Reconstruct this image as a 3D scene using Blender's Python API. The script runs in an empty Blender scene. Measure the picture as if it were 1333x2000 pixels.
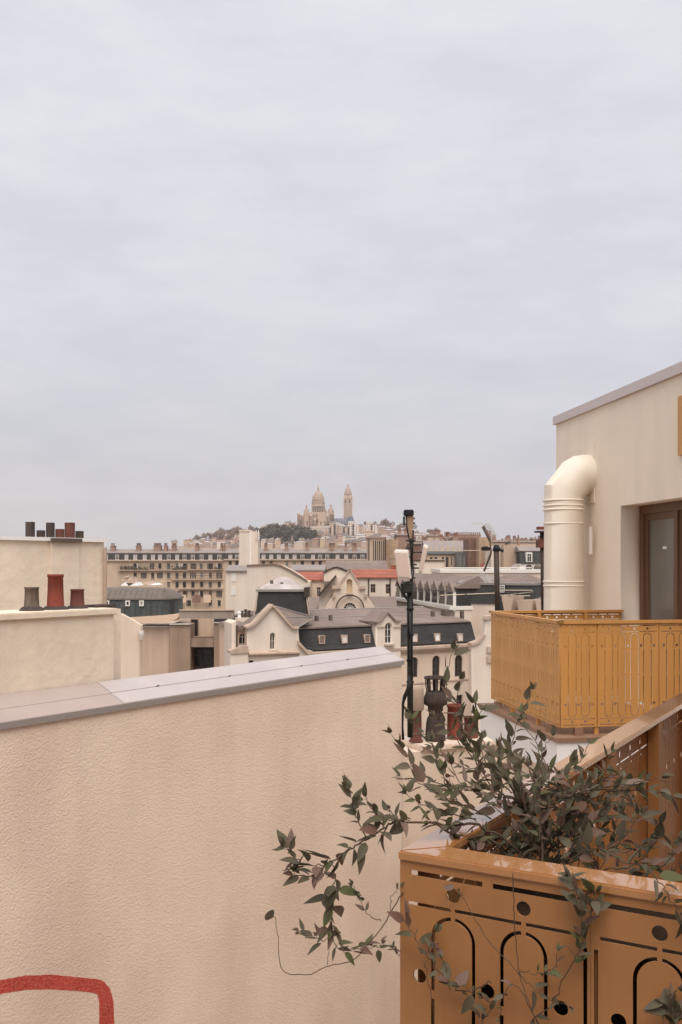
import bpy, bmesh, math, random
from mathutils import Vector, Matrix
from mathutils.noise import noise as pnoise

random.seed(7)
SC = bpy.context.scene
COL = SC.collection

# ------------------------------------------------------------------ camera
FPX, CX, HY, ZC = 1944.0, 666.5, 1100.0, 22.0     # focal length in photo pixels, optical axis x, horizon y, eye height
cam = bpy.data.cameras.new("camera")
cam.sensor_fit = 'HORIZONTAL'
cam.sensor_width = 24.0
cam.lens = 24.0 * FPX / 1333.0
cam.shift_y = (HY - 1000.0) / 1333.0
cam.clip_start = 0.05
cam.clip_end = 20000
cam_o = bpy.data.objects.new("camera", cam)
COL.objects.link(cam_o)
cam_o.location = (0, 0, ZC)
cam_o.rotation_euler = (math.pi / 2, 0, 0)
SC.camera = cam_o

# ------------------------------------------------------------------ sky, sun, exposure
SUN = Vector((0.04, -0.50, 0.865)).normalized()
SUN_STRENGTH, SUN_ANGLE = 1.5, 50.0
CLOUD = 4.05            # brightness of the cloud layer before the background strength of 0.1
EXPOSURE = 1.0
world = bpy.data.worlds.new("World")
SC.world = world
world.use_nodes = True
nt = world.node_tree
nt.nodes.clear()
N = nt.nodes.new
L = nt.links.new
out = N('ShaderNodeOutputWorld')
bg = N('ShaderNodeBackground'); bg.inputs['Strength'].default_value = 0.1
L(bg.outputs[0], out.inputs[0])
sky = N('ShaderNodeTexSky'); sky.sky_type = 'NISHITA'; sky.sun_disc = False
sky.sun_elevation = math.asin(SUN.z); sky.sun_rotation = math.atan2(SUN.x, SUN.y)
sky.air_density = 1.0; sky.dust_density = 2.0
tc = N('ShaderNodeTexCoord')
sep = N('ShaderNodeSeparateXYZ'); L(tc.outputs['Generated'], sep.inputs[0])
# project the view direction on a cloud deck so that the streaks flatten towards the horizon
zc = N('ShaderNodeMath'); zc.operation = 'MAXIMUM'; L(sep.outputs['Z'], zc.inputs[0]); zc.inputs[1].default_value = 0.0
za = N('ShaderNodeMath'); za.operation = 'ADD'; L(zc.outputs[0], za.inputs[0]); za.inputs[1].default_value = 0.16
dx = N('ShaderNodeMath'); dx.operation = 'DIVIDE'; L(sep.outputs['X'], dx.inputs[0]); L(za.outputs[0], dx.inputs[1])
dy = N('ShaderNodeMath'); dy.operation = 'DIVIDE'; L(sep.outputs['Y'], dy.inputs[0]); L(za.outputs[0], dy.inputs[1])
cmb = N('ShaderNodeCombineXYZ'); L(dx.outputs[0], cmb.inputs[0]); L(dy.outputs[0], cmb.inputs[1])
mp = N('ShaderNodeMapping'); L(cmb.outputs[0], mp.inputs[0]); mp.inputs['Scale'].default_value = (0.8, 1.5, 1); mp.inputs['Rotation'].default_value = (0, 0, 0.25)
n1 = N('ShaderNodeTexNoise'); L(mp.outputs[0], n1.inputs['Vector']); n1.inputs['Scale'].default_value = 1.1; n1.inputs['Detail'].default_value = 7; n1.inputs['Roughness'].default_value = 0.55; n1.inputs['Distortion'].default_value = 0.4
n2 = N('ShaderNodeTexNoise'); L(tc.outputs['Generated'], n2.inputs['Vector']); n2.inputs['Scale'].default_value = 6; n2.inputs['Detail'].default_value = 6
r1 = N('ShaderNodeValToRGB'); L(n1.outputs['Fac'], r1.inputs[0])
e = r1.color_ramp.elements
e[0].position = 0.28; e[0].color = (0.90, 0.905, 0.955, 1)
e[1].position = 0.74; e[1].color = (0.985, 0.995, 1.035, 1)
em = r1.color_ramp.elements.new(0.52); em.color = (0.932, 0.943, 0.993, 1)
# elevation: pinkish and a little dimmer low down, brighter overhead, as a cloud deck is
r2 = N('ShaderNodeValToRGB'); L(sep.outputs['Z'], r2.inputs[0])
e = r2.color_ramp.elements
e[0].position = 0.0; e[0].color = (0.90, 0.84, 0.825, 1)
e[1].position = 1.0; e[1].color = (1.28, 1.27, 1.27, 1)
a = r2.color_ramp.elements.new(0.10); a.color = (0.875, 0.84, 0.845, 1)
a = r2.color_ramp.elements.new(0.22); a.color = (0.955, 0.95, 0.955, 1)
a = r2.color_ramp.elements.new(0.50); a.color = (1.06, 1.055, 1.06, 1)
mul = N('ShaderNodeMix'); mul.data_type = 'RGBA'; mul.blend_type = 'MULTIPLY'; mul.inputs[0].default_value = 1
# faint heaped clouds low over the town
mp2 = N('ShaderNodeMapping'); L(tc.outputs['Generated'], mp2.inputs[0]); mp2.inputs['Scale'].default_value = (1, 1, 3.2)
L(mp2.outputs[0], n2.inputs['Vector']); n2.inputs['Roughness'].default_value = 0.62
r3 = N('ShaderNodeValToRGB'); L(n2.outputs['Fac'], r3.inputs[0]); r3.color_ramp.elements[0].position = 0.38; r3.color_ramp.elements[0].color = (0.945, 0.945, 0.965, 1); r3.color_ramp.elements[1].position = 0.62; r3.color_ramp.elements[1].color = (1.045, 1.035, 1.025, 1)
mul3 = N('ShaderNodeMix'); mul3.data_type = 'RGBA'; mul3.blend_type = 'MULTIPLY'; mul3.inputs[0].default_value = 1.0
L(r1.outputs[0], mul3.inputs[6]); L(r3.outputs[0], mul3.inputs[7])
L(mul3.outputs[2], mul.inputs[6]); L(r2.outputs[0], mul.inputs[7])
sc_ = N('ShaderNodeVectorMath'); sc_.operation = 'SCALE'; L(mul.outputs[2], sc_.inputs[0]); sc_.inputs['Scale'].default_value = CLOUD
mixs = N('ShaderNodeMix'); mixs.data_type = 'RGBA'; mixs.inputs[0].default_value = 0.93
L(sky.outputs[0], mixs.inputs[6]); L(sc_.outputs[0], mixs.inputs[7])
L(mixs.outputs[2], bg.inputs[0])

sun = bpy.data.lights.new("sun", 'SUN')
sun.energy = SUN_STRENGTH; sun.angle = math.radians(SUN_ANGLE); sun.color = (1.0, 0.93, 0.86)
sun_o = bpy.data.objects.new("sun", sun); COL.objects.link(sun_o)
sun_o.rotation_euler = SUN.to_track_quat('Z', 'Y').to_euler()
sun_o.location = (0, 0, 60)
vs = SC.view_settings
vs.view_transform = 'Standard'; vs.look = 'None'; vs.gamma = 1; vs.use_curve_mapping = False
vs.exposure = EXPOSURE

# ------------------------------------------------------------------ materials
MATS = {}
def M(name, col, rough=0.75, var=0.12, vscale=1.5, streak=0.0, sscale=2.5, bump=0.0, bscale=60.0, metal=0.0, spec=0.3, stain=None, stain_amt=0.0, stain_scale=0.8, world_space=False, detail=5.0, coat=0.0, brick=None):
    if name in MATS: return MATS[name]
    m = bpy.data.materials.new(name); m.use_nodes = True
    t = m.node_tree; nn = t.nodes.new; ll = t.links.new
    b = t.nodes['Principled BSDF']
    b.inputs['Roughness'].default_value = rough
    b.inputs['Metallic'].default_value = metal
    b.inputs['Specular IOR Level'].default_value = spec
    b.inputs['Coat Weight'].default_value = coat
    tcn = nn('ShaderNodeTexCoord'); src = tcn.outputs['Object']
    if world_space:
        g = nn('ShaderNodeNewGeometry'); src = g.outputs['Position']
    nz = nn('ShaderNodeTexNoise'); ll(src, nz.inputs['Vector']); nz.inputs['Scale'].default_value = vscale; nz.inputs['Detail'].default_value = detail; nz.inputs['Roughness'].default_value = 0.6
    mr = nn('ShaderNodeMapRange'); ll(nz.outputs['Fac'], mr.inputs[0]); mr.inputs[1].default_value = 0.25; mr.inputs[2].default_value = 0.75; mr.inputs[3].default_value = 1 - var; mr.inputs[4].default_value = 1 + var
    cv = nn('ShaderNodeVectorMath'); cv.operation = 'SCALE'; cv.inputs[0].default_value = col; ll(mr.outputs[0], cv.inputs['Scale'])
    cur = cv.outputs[0]
    if streak > 0:
        mpn = nn('ShaderNodeMapping'); ll(src, mpn.inputs[0]); mpn.inputs['Scale'].default_value = (1, 1, 0.07)
        ns = nn('ShaderNodeTexNoise'); ll(mpn.outputs[0], ns.inputs['Vector']); ns.inputs['Scale'].default_value = sscale; ns.inputs['Detail'].default_value = 6; ns.inputs['Roughness'].default_value = 0.65
        ms = nn('ShaderNodeMapRange'); ll(ns.outputs['Fac'], ms.inputs[0]); ms.inputs[1].default_value = 0.42; ms.inputs[2].default_value = 0.75; ms.inputs[3].default_value = 1.0; ms.inputs[4].default_value = 1 - streak
        c2 = nn('ShaderNodeVectorMath'); c2.operation = 'SCALE'; ll(cur, c2.inputs[0]); ll(ms.outputs[0], c2.inputs['Scale']); cur = c2.outputs[0]
    if brick:
        bw, bh, bv = brick
        sp = nn('ShaderNodeSeparateXYZ'); ll(src, sp.inputs[0]); sx = nn('ShaderNodeMath'); sx.operation = 'ADD'; ll(sp.outputs['X'], sx.inputs[0]); ll(sp.outputs['Y'], sx.inputs[1])
        cb = nn('ShaderNodeCombineXYZ'); ll(sx.outputs[0], cb.inputs[0]); ll(sp.outputs['Z'], cb.inputs[1])
        bt = nn('ShaderNodeTexBrick'); ll(cb.outputs[0], bt.inputs['Vector']); bt.inputs['Scale'].default_value = 1.0; bt.inputs['Brick Width'].default_value = bw; bt.inputs['Row Height'].default_value = bh; bt.inputs['Mortar Size'].default_value = bh * 0.07; bt.inputs['Bias'].default_value = 0.0
        bt.inputs['Color1'].default_value = (1 - bv,) * 3 + (1,); bt.inputs['Color2'].default_value = (1 + bv,) * 3 + (1,); bt.inputs['Mortar'].default_value = (0.6, 0.6, 0.6, 1)
        c4 = nn('ShaderNodeVectorMath'); c4.operation = 'MULTIPLY'; ll(cur, c4.inputs[0]); ll(bt.outputs['Color'], c4.inputs[1]); cur = c4.outputs[0]
    if stain:
        n3 = nn('ShaderNodeTexNoise'); ll(src, n3.inputs['Vector']); n3.inputs['Scale'].default_value = stain_scale; n3.inputs['Detail'].default_value = 4
        m3 = nn('ShaderNodeMapRange'); ll(n3.outputs['Fac'], m3.inputs[0]); m3.inputs[1].default_value = 0.45; m3.inputs[2].default_value = 0.7; m3.inputs[3].default_value = 0; m3.inputs[4].default_value = stain_amt
        mx = nn('ShaderNodeMix'); mx.data_type = 'RGBA'; ll(m3.outputs[0], mx.inputs[0]); ll(cur, mx.inputs[6]); mx.inputs[7].default_value = (*stain, 1); cur = mx.outputs[2]
    ll(cur, b.inputs['Base Color'])
    rn = nn('ShaderNodeMapRange'); ll(nz.outputs['Fac'], rn.inputs[0]); rn.inputs[1].default_value = 0.2; rn.inputs[2].default_value = 0.8; rn.inputs[3].default_value = max(0.02, rough - 0.08); rn.inputs[4].default_value = min(1, rough + 0.08); ll(rn.outputs[0], b.inputs['Roughness'])
    if bump > 0:
        nb = nn('ShaderNodeTexNoise'); ll(src, nb.inputs['Vector']); nb.inputs['Scale'].default_value = bscale; nb.inputs['Detail'].default_value = 3
        bp = nn('ShaderNodeBump'); bp.inputs['Strength'].default_value = 1.0; bp.inputs['Distance'].default_value = bump; ll(nb.outputs['Fac'], bp.inputs['Height']); ll(bp.outputs[0], b.inputs['Normal'])
    MATS[name] = m
    return m

STUCCO_NEAR = M('rough_stucco', (0.84, 0.69, 0.555), 0.9, 0.06, 0.9, streak=0.10, sscale=1.0, bump=0.0100, bscale=48, spec=0.15, stain=(0.66, 0.475, 0.375), stain_amt=0.55, stain_scale=0.5)
STUCCO_STACK = M('old_render', (0.83, 0.715, 0.575), 0.9, 0.06, 1.4, streak=0.14, sscale=2.2, bump=0.012, bscale=7, spec=0.15, stain=(0.64, 0.49, 0.36), stain_amt=0.35, stain_scale=0.8)
STUCCO_SMOOTH = M('smooth_render', (0.84, 0.72, 0.585), 0.85, 0.05, 1.0, streak=0.09, sscale=2.6, bump=0.002, bscale=70, spec=0.2)
WHITE_PAINT = M('white_paint', (0.82, 0.80, 0.77), 0.6, 0.04, 1.0)
ZINC_CAP = M('zinc_coping', (0.47, 0.415, 0.405), 0.42, 0.06, 1.2, streak=0.05, spec=0.35, stain=(0.60, 0.52, 0.50), stain_amt=0.25, stain_scale=0.6)
ZINC_EDGE = M('zinc_edge', (0.30, 0.265, 0.24), 0.5, 0.08, 2)
OLD_LEAD = M('old_lead_sheet', (0.41, 0.335, 0.305), 0.55, 0.08, 1.5, stain=(0.45, 0.36, 0.31), stain_amt=0.3)
ZINC_ROOF = M('zinc_roof', (0.25, 0.192, 0.162), 0.8, 0.16, 0.3, spec=0.12, streak=0.2, sscale=0.8, stain=(0.16, 0.12, 0.095), stain_amt=0.6, stain_scale=0.25)
ZINC_LIGHT = M('pale_zinc_roof', (0.30, 0.255, 0.235), 0.8, 0.14, 0.25, spec=0.12, stain=(0.25, 0.20, 0.18), stain_amt=0.5, stain_scale=0.2)
SLATE = M('slate', (0.046, 0.042, 0.039), 0.75, 0.25, 0.5, streak=0.25, sscale=0.9, bump=0.02, bscale=6, brick=(0.24, 0.17, 0.10))
SLATE_GREEN = M('weathered_zinc_cladding', (0.075, 0.083, 0.080), 0.6, 0.25, 1.0, streak=0.35, sscale=1.6)
SLATE_TOP = M('weathered_zinc_curve', (0.165, 0.135, 0.108), 0.65, 0.18, 1.0, streak=0.3, sscale=2.2)
RED_TILE = M('red_tile_roof', (0.36, 0.115, 0.072), 0.8, 0.22, 0.5, bump=0.04, bscale=3, brick=(0.35, 0.38, 0.14))
CREAM = M('cream_wall', (0.74, 0.605, 0.48), 0.88, 0.07, 0.3, streak=0.22, sscale=0.7, stain=(0.62, 0.44, 0.32), stain_amt=0.45, stain_scale=0.2)
CREAM_PALE = M('pale_wall', (0.75, 0.635, 0.525), 0.88, 0.07, 0.3, streak=0.2, sscale=0.6, stain=(0.62, 0.48, 0.37), stain_amt=0.4, stain_scale=0.25)
CREAM_WARM = M('warm_wall', (0.70, 0.51, 0.37), 0.88, 0.06, 0.2, streak=0.08, sscale=0.5)
STONE_TRIM = M('stone_trim', (0.50, 0.375, 0.285), 0.85, 0.15, 0.8, streak=0.2, sscale=2)
HAUSS = M('limestone_facade', (0.58, 0.44, 0.315), 0.88, 0.14, 0.15, streak=0.3, sscale=0.35, stain=(0.40, 0.29, 0.2), stain_amt=0.5, stain_scale=0.12)
HAUSS_B = M('limestone_facade_dull', (0.58, 0.46, 0.34), 0.88, 0.08, 0.12, streak=0.12, sscale=0.3)
BROWN_CONC = M('brown_concrete', (0.35, 0.245, 0.175), 0.88, 0.12, 0.5, streak=0.35, sscale=1.0)
BEIGE_CONC = M('beige_concrete', (0.57, 0.425, 0.315), 0.88, 0.08, 0.5, streak=0.25, sscale=1.0)
TAN = M('tan_render', (0.50, 0.37, 0.27), 0.88, 0.08, 0.2, streak=0.12, sscale=0.4)
BRICK = M('red_brick_wall', (0.25, 0.145, 0.105), 0.9, 0.25, 0.25, streak=0.3, sscale=0.5, brick=(0.5, 0.2, 0.10))
BRICK_TAN = M('tan_brick', (0.50, 0.345, 0.23), 0.9, 0.25, 0.3, streak=0.3, sscale=0.5, brick=(0.5, 0.22, 0.08))
CHIMNEY_BRICK = M('chimney_brick', (0.34, 0.22, 0.165), 0.9, 0.18, 0.6)
TERRA = M('terracotta', (0.225, 0.05, 0.030), 0.8, 0.22, 9, streak=0.25, sscale=14, stain=(0.10, 0.06, 0.05), stain_amt=0.35, stain_scale=7)
TERRA_DARK = M('sooty_terracotta', (0.155, 0.058, 0.042), 0.8, 0.3, 10, streak=0.3, sscale=14)
SOOT = M('sooty_clay', (0.145, 0.112, 0.085), 0.85, 0.35, 10, streak=0.35, sscale=12, bump=0.004, bscale=40)
SOOT_DARK = M('soot_black_clay', (0.07, 0.05, 0.042), 0.85, 0.3, 9, streak=0.3, sscale=12)
OCHRE_CAP = M('ochre_cap_paint', (0.43, 0.195, 0.068), 0.16, 0.04, 2.0, spec=0.6, coat=0.8)
OCHRE = M('ochre_painted_metal', (0.41, 0.185, 0.064), 0.45, 0.06, 5.0, spec=0.45, streak=0.14, sscale=9, stain=(0.26, 0.12, 0.05), stain_amt=0.35, stain_scale=3.0)
OCHRE_FAR = M('ochre_painted_panel', (0.56, 0.275, 0.08), 0.42, 0.05, 1.5, spec=0.4, streak=0.14, sscale=6)
OCHRE_FRAME = M('ochre_window_frame', (0.15, 0.078, 0.040), 0.45, 0.05, 2.0)
FLASH = M('brown_flashing', (0.26, 0.15, 0.10), 0.5, 0.1, 3.0)
PIPE_W = M('cream_coated_duct', (0.80, 0.715, 0.60), 0.5, 0.03, 2.0, spec=0.45, stain=(0.72, 0.6, 0.45), stain_amt=0.3, stain_scale=1.5)
COPING_GREY = M('pinkish_grey_coping', (0.58, 0.51, 0.49), 0.5, 0.04, 1.0)
DARK_METAL = M('dark_painted_steel', (0.032, 0.033, 0.026), 0.45, 0.2, 6)
BROWN_METAL = M('rusty_brown_steel', (0.055, 0.036, 0.026), 0.6, 0.25, 8)
RUBBER = M('black_cable', (0.012, 0.012, 0.012), 0.5, 0.1, 8)
WHITE_PLASTIC = M('offwhite_plastic', (0.74, 0.66, 0.58), 0.45, 0.04, 4)
AERIAL = M('aluminium_aerial', (0.42, 0.35, 0.26), 0.4, 0.1, 4, metal=0.3)
RED_PAINT = M('red_wall_paint', (0.50, 0.062, 0.045), 0.8, 0.18, 5.0, stain=(0.62, 0.22, 0.16), stain_amt=0.6, stain_scale=40, bump=0.0125, bscale=46)
WINDOW_WHITE = M('white_window_frame', (0.74, 0.69, 0.62), 0.6, 0.04, 2)
WINDOW_DARK = M('dark_window_frame', (0.10, 0.075, 0.06), 0.6, 0.1, 2)
SHUTTER = M('closed_pale_blind', (0.70, 0.62, 0.56), 0.6, 0.05, 0.5)
SOIL = M("potting_soil", (0.032, 0.020, 0.012), 0.95, 0.3, 30, spec=0.05, bump=0.01, bscale=60)
STEM = M('brown_twig', (0.085, 0.055, 0.036), 0.7, 0.25, 30)
STEM_G = M('green_twig', (0.11, 0.10, 0.05), 0.65, 0.2, 30)
BASILICA = M('travertine', (0.50, 0.37, 0.285), 0.85, 0.10, 0.08, streak=0.15, sscale=0.12)
BASILICA_D = M('travertine_dome', (0.42, 0.30, 0.225), 0.85, 0.10, 0.10, streak=0.2, sscale=0.2)
BLUE_TARP = M('blue_grey_sheeting', (0.13, 0.145, 0.20), 0.7, 0.25, 0.25)
HEDGE = M('dark_foliage', (0.115, 0.097, 0.070), 0.8, 0.35, 0.25)
BARE = M('bare_twig_crown', (0.27, 0.19, 0.145), 0.9, 0.25, 0.25)
BARK = M('bark', (0.09, 0.065, 0.05), 0.9, 0.2, 1)
HILLM = M('hillside_ground', (0.33, 0.25, 0.19), 0.95, 0.3, 0.02)
GROUND = M('city_ground', (0.20, 0.17, 0.15), 0.95, 0.2, 0.05)

def glass(name, col, rough=0.08):
    m = bpy.data.materials.new(name); m.use_nodes = True
    t = m.node_tree; b = t.nodes['Principled BSDF']
    b.inputs['Roughness'].default_value = rough; b.inputs['Specular IOR Level'].default_value = 0.6
    tcn = t.nodes.new('ShaderNodeTexCoord'); nz = t.nodes.new('ShaderNodeTexNoise'); nz.inputs['Scale'].default_value = 0.9
    t.links.new(tcn.outputs['Object'], nz.inputs['Vector'])
    rp = t.nodes.new('ShaderNodeValToRGB'); rp.color_ramp.elements[0].color = (*[c * 0.6 for c in col], 1); rp.color_ramp.elements[1].color = (*[c * 1.5 for c in col], 1)
    t.links.new(nz.outputs['Fac'], rp.inputs[0]); t.links.new(rp.outputs[0], b.inputs['Base Color'])
    return m
PANE = glass('dark_window_pane', (0.030, 0.028, 0.027))
PANE_NET = glass('net_curtained_pane', (0.16, 0.14, 0.125), 0.3)
PANE_SKY = glass('pale_window_pane', (0.42, 0.39, 0.38), 0.2)
PANE_DOOR = glass('frosted_door_pane', (0.145, 0.13, 0.105), 0.22)

def leaf_mat(name, col, col2):
    m = bpy.data.materials.new(name); m.use_nodes = True
    t = m.node_tree; b = t.nodes['Principled BSDF']
    oi = t.nodes.new('ShaderNodeObjectInfo'); tcn = t.nodes.new('ShaderNodeTexCoord')
    nz = t.nodes.new('ShaderNodeTexNoise'); nz.inputs['Scale'].default_value = 40
    t.links.new(tcn.outputs['Object'], nz.inputs['Vector'])
    ad = t.nodes.new('ShaderNodeMath'); ad.operation = 'MULTIPLY_ADD'; t.links.new(nz.outputs['Fac'], ad.inputs[0]); ad.inputs[1].default_value = 0.5; t.links.new(oi.outputs['Random'], ad.inputs[2])
    ad2 = t.nodes.new('ShaderNodeMath'); ad2.operation = 'SUBTRACT'; t.links.new(ad.outputs[0], ad2.inputs[0]); ad2.inputs[1].default_value = 0.25
    mx = t.nodes.new('ShaderNodeMix'); mx.data_type = 'RGBA'; t.links.new(ad2.outputs[0], mx.inputs[0]); mx.inputs[6].default_value = (*col, 1); mx.inputs[7].default_value = (*col2, 1)
    t.links.new(mx.outputs[2], b.inputs['Base Color'])
    b.inputs['Roughness'].default_value = 0.58; b.inputs['Specular IOR Level'].default_value = 0.25
    tr = t.nodes.new('ShaderNodeBsdfTranslucent'); t.links.new(mx.outputs[2], tr.inputs[0])
    ms = t.nodes.new('ShaderNodeMixShader'); ms.inputs[0].default_value = 0.3
    t.links.new(b.outputs[0], ms.inputs[1]); t.links.new(tr.outputs[0], ms.inputs[2])
    t.links.new(ms.outputs[0], t.nodes['Material Output'].inputs[0])
    return m
LEAF_A = leaf_mat('dark_green_leaf', (0.10, 0.089, 0.052), (0.165, 0.138, 0.092))
LEAF_B = leaf_mat('purplish_leaf', (0.17, 0.095, 0.068), (0.22, 0.155, 0.12))
LEAF_C = leaf_mat('fresh_green_leaf', (0.10, 0.11, 0.042), (0.16, 0.15, 0.075))

# ------------------------------------------------------------------ helpers
def P(px, py, Y):
    return Vector(((px - CX) / FPX * Y, Y, ZC - (py - HY) / FPX * Y))

def link(o, parent=None):
    COL.objects.link(o)
    if parent is not None: o.parent = parent
    return o

def tag(o, label, cat, group=None, kind=None):
    o['label'] = label; o['category'] = cat
    if group: o['group'] = group
    if kind: o['kind'] = kind
    return o

def root(name, label, cat, loc=(0, 0, 0), rz=0.0, group=None):
    o = bpy.data.objects.new(name, None); o.empty_display_size = 0.2
    COL.objects.link(o); o.location = loc; o.rotation_euler = (0, 0, rz)
    return tag(o, label, cat, group)

def fin(bm, name):
    bmesh.ops.recalc_face_normals(bm, faces=bm.faces)
    me = bpy.data.meshes.new(name); bm.to_mesh(me); bm.free()
    return me

def mk(name, geo, mat, parent=None, loc=None, rot=None, smooth=False, world_of=None):
    """geo: bmesh or mesh. world_of: a root; geometry given in world axes is moved into its frame."""
    me = fin(geo, name) if isinstance(geo, bmesh.types.BMesh) else geo
    if mat is not None and len(me.materials) == 0: me.materials.append(mat)
    if world_of is not None: me.transform(Matrix.Translation(-Vector(world_of.location)))
    o = bpy.data.objects.new(name, me); link(o, parent)
    if loc is not None: o.location = loc
    if rot is not None: o.rotation_euler = rot
    if smooth:
        for p in me.polygons: p.use_smooth = True
    return o

def BM(): return bmesh.new()

def box(bm, x0, x1, y0, y1, z0, z1):
    vs_ = [bm.verts.new(v) for v in ((x0, y0, z0), (x1, y0, z0), (x1, y1, z0), (x0, y1, z0), (x0, y0, z1), (x1, y0, z1), (x1, y1, z1), (x0, y1, z1))]
    for f in ((0, 3, 2, 1), (4, 5, 6, 7), (0, 1, 5, 4), (1, 2, 6, 5), (2, 3, 7, 6), (3, 0, 4, 7)):
        bm.faces.new([vs_[i] for i in f])
    return vs_

def hexa(bm, pts):
    """eight points: bottom four then top four, same order"""
    vs_ = [bm.verts.new(v) for v in pts]
    for f in ((0, 3, 2, 1), (4, 5, 6, 7), (0, 1, 5, 4), (1, 2, 6, 5), (2, 3, 7, 6), (3, 0, 4, 7)):
        bm.faces.new([vs_[i] for i in f])

def prism(bm, poly, y0, y1):
    """polygon in (x,z) pushed from y0 to y1"""
    a_ = [bm.verts.new((x, y0, z)) for x, z in poly]; b_ = [bm.verts.new((x, y1, z)) for x, z in poly]
    bm.faces.new(a_); bm.faces.new(b_[::-1]); n = len(poly)
    for i in range(n): bm.faces.new((a_[i], a_[(i + 1) % n], b_[(i + 1) % n], b_[i]))

def profx(bm, prof, x0, x1):
    """profile in (y,z) pushed along x"""
    a_ = [bm.verts.new((x0, y, z)) for y, z in prof]; b_ = [bm.verts.new((x1, y, z)) for y, z in prof]
    bm.faces.new(a_); bm.faces.new(b_[::-1]); n = len(prof)
    for i in range(n): bm.faces.new((a_[i], a_[(i + 1) % n], b_[(i + 1) % n], b_[i]))

def poly_solid(bm, faces_pts):
    """closed or open set of polygons given by points"""
    cache = {}
    for f in faces_pts:
        vs_ = []
        for p in f:
            k = tuple(round(c, 5) for c in p)
            if k not in cache: cache[k] = bm.verts.new(p)
            vs_.append(cache[k])
        try: bm.faces.new(vs_)
        except ValueError: pass

def tube(bm, pts, r, n=8, r_end=None, cap=True):
    pts = [Vector(p) for p in pts]; m = len(pts); rings = []
    t0 = (pts[1] - pts[0]).normalized()
    up = Vector((0, 0, 1)) if abs(t0.z) < 0.9 else Vector((1, 0, 0))
    a_ = t0.cross(up).normalized()
    for i, p in enumerate(pts):
        t = ((pts[min(i + 1, m - 1)] - p).normalized() + (p - pts[max(i - 1, 0)]).normalized())
        t = t.normalized() if t.length > 1e-6 else t0
        a_ = (a_ - t * a_.dot(t)).normalized(); b_ = t.cross(a_)
        rr = r[i] if isinstance(r, (list, tuple)) else (r if r_end is None else r + (r_end - r) * i / (m - 1))
        k = 1.0
        if 0 < i < m - 1:
            c = (pts[i + 1] - p).normalized().dot((p - pts[i - 1]).normalized()); k = 1 / max(0.5, math.sqrt((1 + c) / 2))
        rings.append([bm.verts.new(p + (a_ * math.cos(2 * math.pi * j / n) + b_ * math.sin(2 * math.pi * j / n)) * rr) for j in range(n)])
    for i in range(m - 1):
        for j in range(n):
            bm.faces.new((rings[i][j], rings[i][(j + 1) % n], rings[i + 1][(j + 1) % n], rings[i + 1][j]))
    if cap:
        bm.faces.new(rings[0][::-1]); bm.faces.new(rings[-1])

def lathe(bm, prof, n=16, c=(0, 0, 0), phase=0.0):
    rings = []
    for r, z in prof:
        rings.append([bm.verts.new((c[0] + max(r, 1e-4) * math.cos(2 * math.pi * j / n + phase), c[1] + max(r, 1e-4) * math.sin(2 * math.pi * j / n + phase), c[2] + z)) for j in range(n)])
    for i in range(len(prof) - 1):
        for j in range(n): bm.faces.new((rings[i][j], rings[i][(j + 1) % n], rings[i + 1][(j + 1) % n], rings[i + 1][j]))
    bm.faces.new(rings[0][::-1]); bm.faces.new(rings[-1])

def plate(outer, holes, thick, y0=0.0):
    """sheet in the (x,z) plane with cut-outs, from y0 to y0+thick; returns a mesh"""
    cu = bpy.data.curves.new('tmp', 'CURVE'); cu.dimensions = '2D'; cu.fill_mode = 'BOTH'; cu.extrude = thick / 2
    for poly in [outer] + list(holes):
        s = cu.splines.new('POLY'); s.points.add(len(poly) - 1)
        for p, (x, z) in zip(s.points, poly): p.co = (x, z, 0, 1)
        s.use_cyclic_u = True
    o = bpy.data.objects.new('tmp', cu); COL.objects.link(o)
    dg = bpy.context.evaluated_depsgraph_get(); dg.update()
    me = bpy.data.meshes.new_from_object(o.evaluated_get(dg))
    bpy.data.objects.remove(o); bpy.data.curves.remove(cu)
    me.transform(Matrix.Translation((0, y0 + thick / 2, 0)) @ Matrix.Rotation(math.pi / 2, 4, 'X'))
    bm = bmesh.new(); bm.from_mesh(me); bmesh.ops.remove_doubles(bm, verts=bm.verts, dist=1e-5)
    bmesh.ops.recalc_face_normals(bm, faces=bm.faces); bm.to_mesh(me); bm.free()
    me.materials.clear()
    return me

def rectp(x0, x1, z0, z1): return [(x0, z0), (x1, z0), (x1, z1), (x0, z1)]
def archp(x0, x1, z0, z1, n=10):
    r = (x1 - x0) / 2; c = (x0 + x1) / 2; zs = z1 - r
    return [(x0, z0), (x1, z0)] + [(c + r * math.cos(math.pi * i / n), zs + r * math.sin(math.pi * i / n)) for i in range(n + 1)]
def circp(cx_, cz, r, n=16): return [(cx_ + r * math.cos(2 * math.pi * i / n), cz + r * math.sin(2 * math.pi * i / n)) for i in range(n)]

class Fac:
    """A vertical plane through two plan points given as (photo x, distance). Local x runs along it, y goes away behind it, z is height."""
    def __init__(s, px0, Y0, px1, Y1):
        s.O = Vector(((px0 - CX) / FPX * Y0, Y0)); b = Vector(((px1 - CX) / FPX * Y1, Y1)); s.len = (b - s.O).length
        s.u = (b - s.O).normalized(); s.n = Vector((-s.u.y, s.u.x)); s.rz = math.atan2(s.u.y, s.u.x)
    def uz(s, px, py, dy=0.0):
        k = (px - CX) / FPX; o = s.O + s.n * dy
        # point o + u t with X = k Y
        t = (k * o.y - o.x) / (s.u.x - k * s.u.y); Y = o.y + s.u.y * t
        return t, ZC - (py - HY) / FPX * Y
    def U(s, px, dy=0.0): return s.uz(px, 0, dy)[0]
    def poly(s, pts, dy=0.0): return [s.uz(x, y, dy) for x, y in pts]
    def root(s, name, label, cat, group=None): return root(name, label, cat, (s.O.x, s.O.y, 0), s.rz, group)

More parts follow.
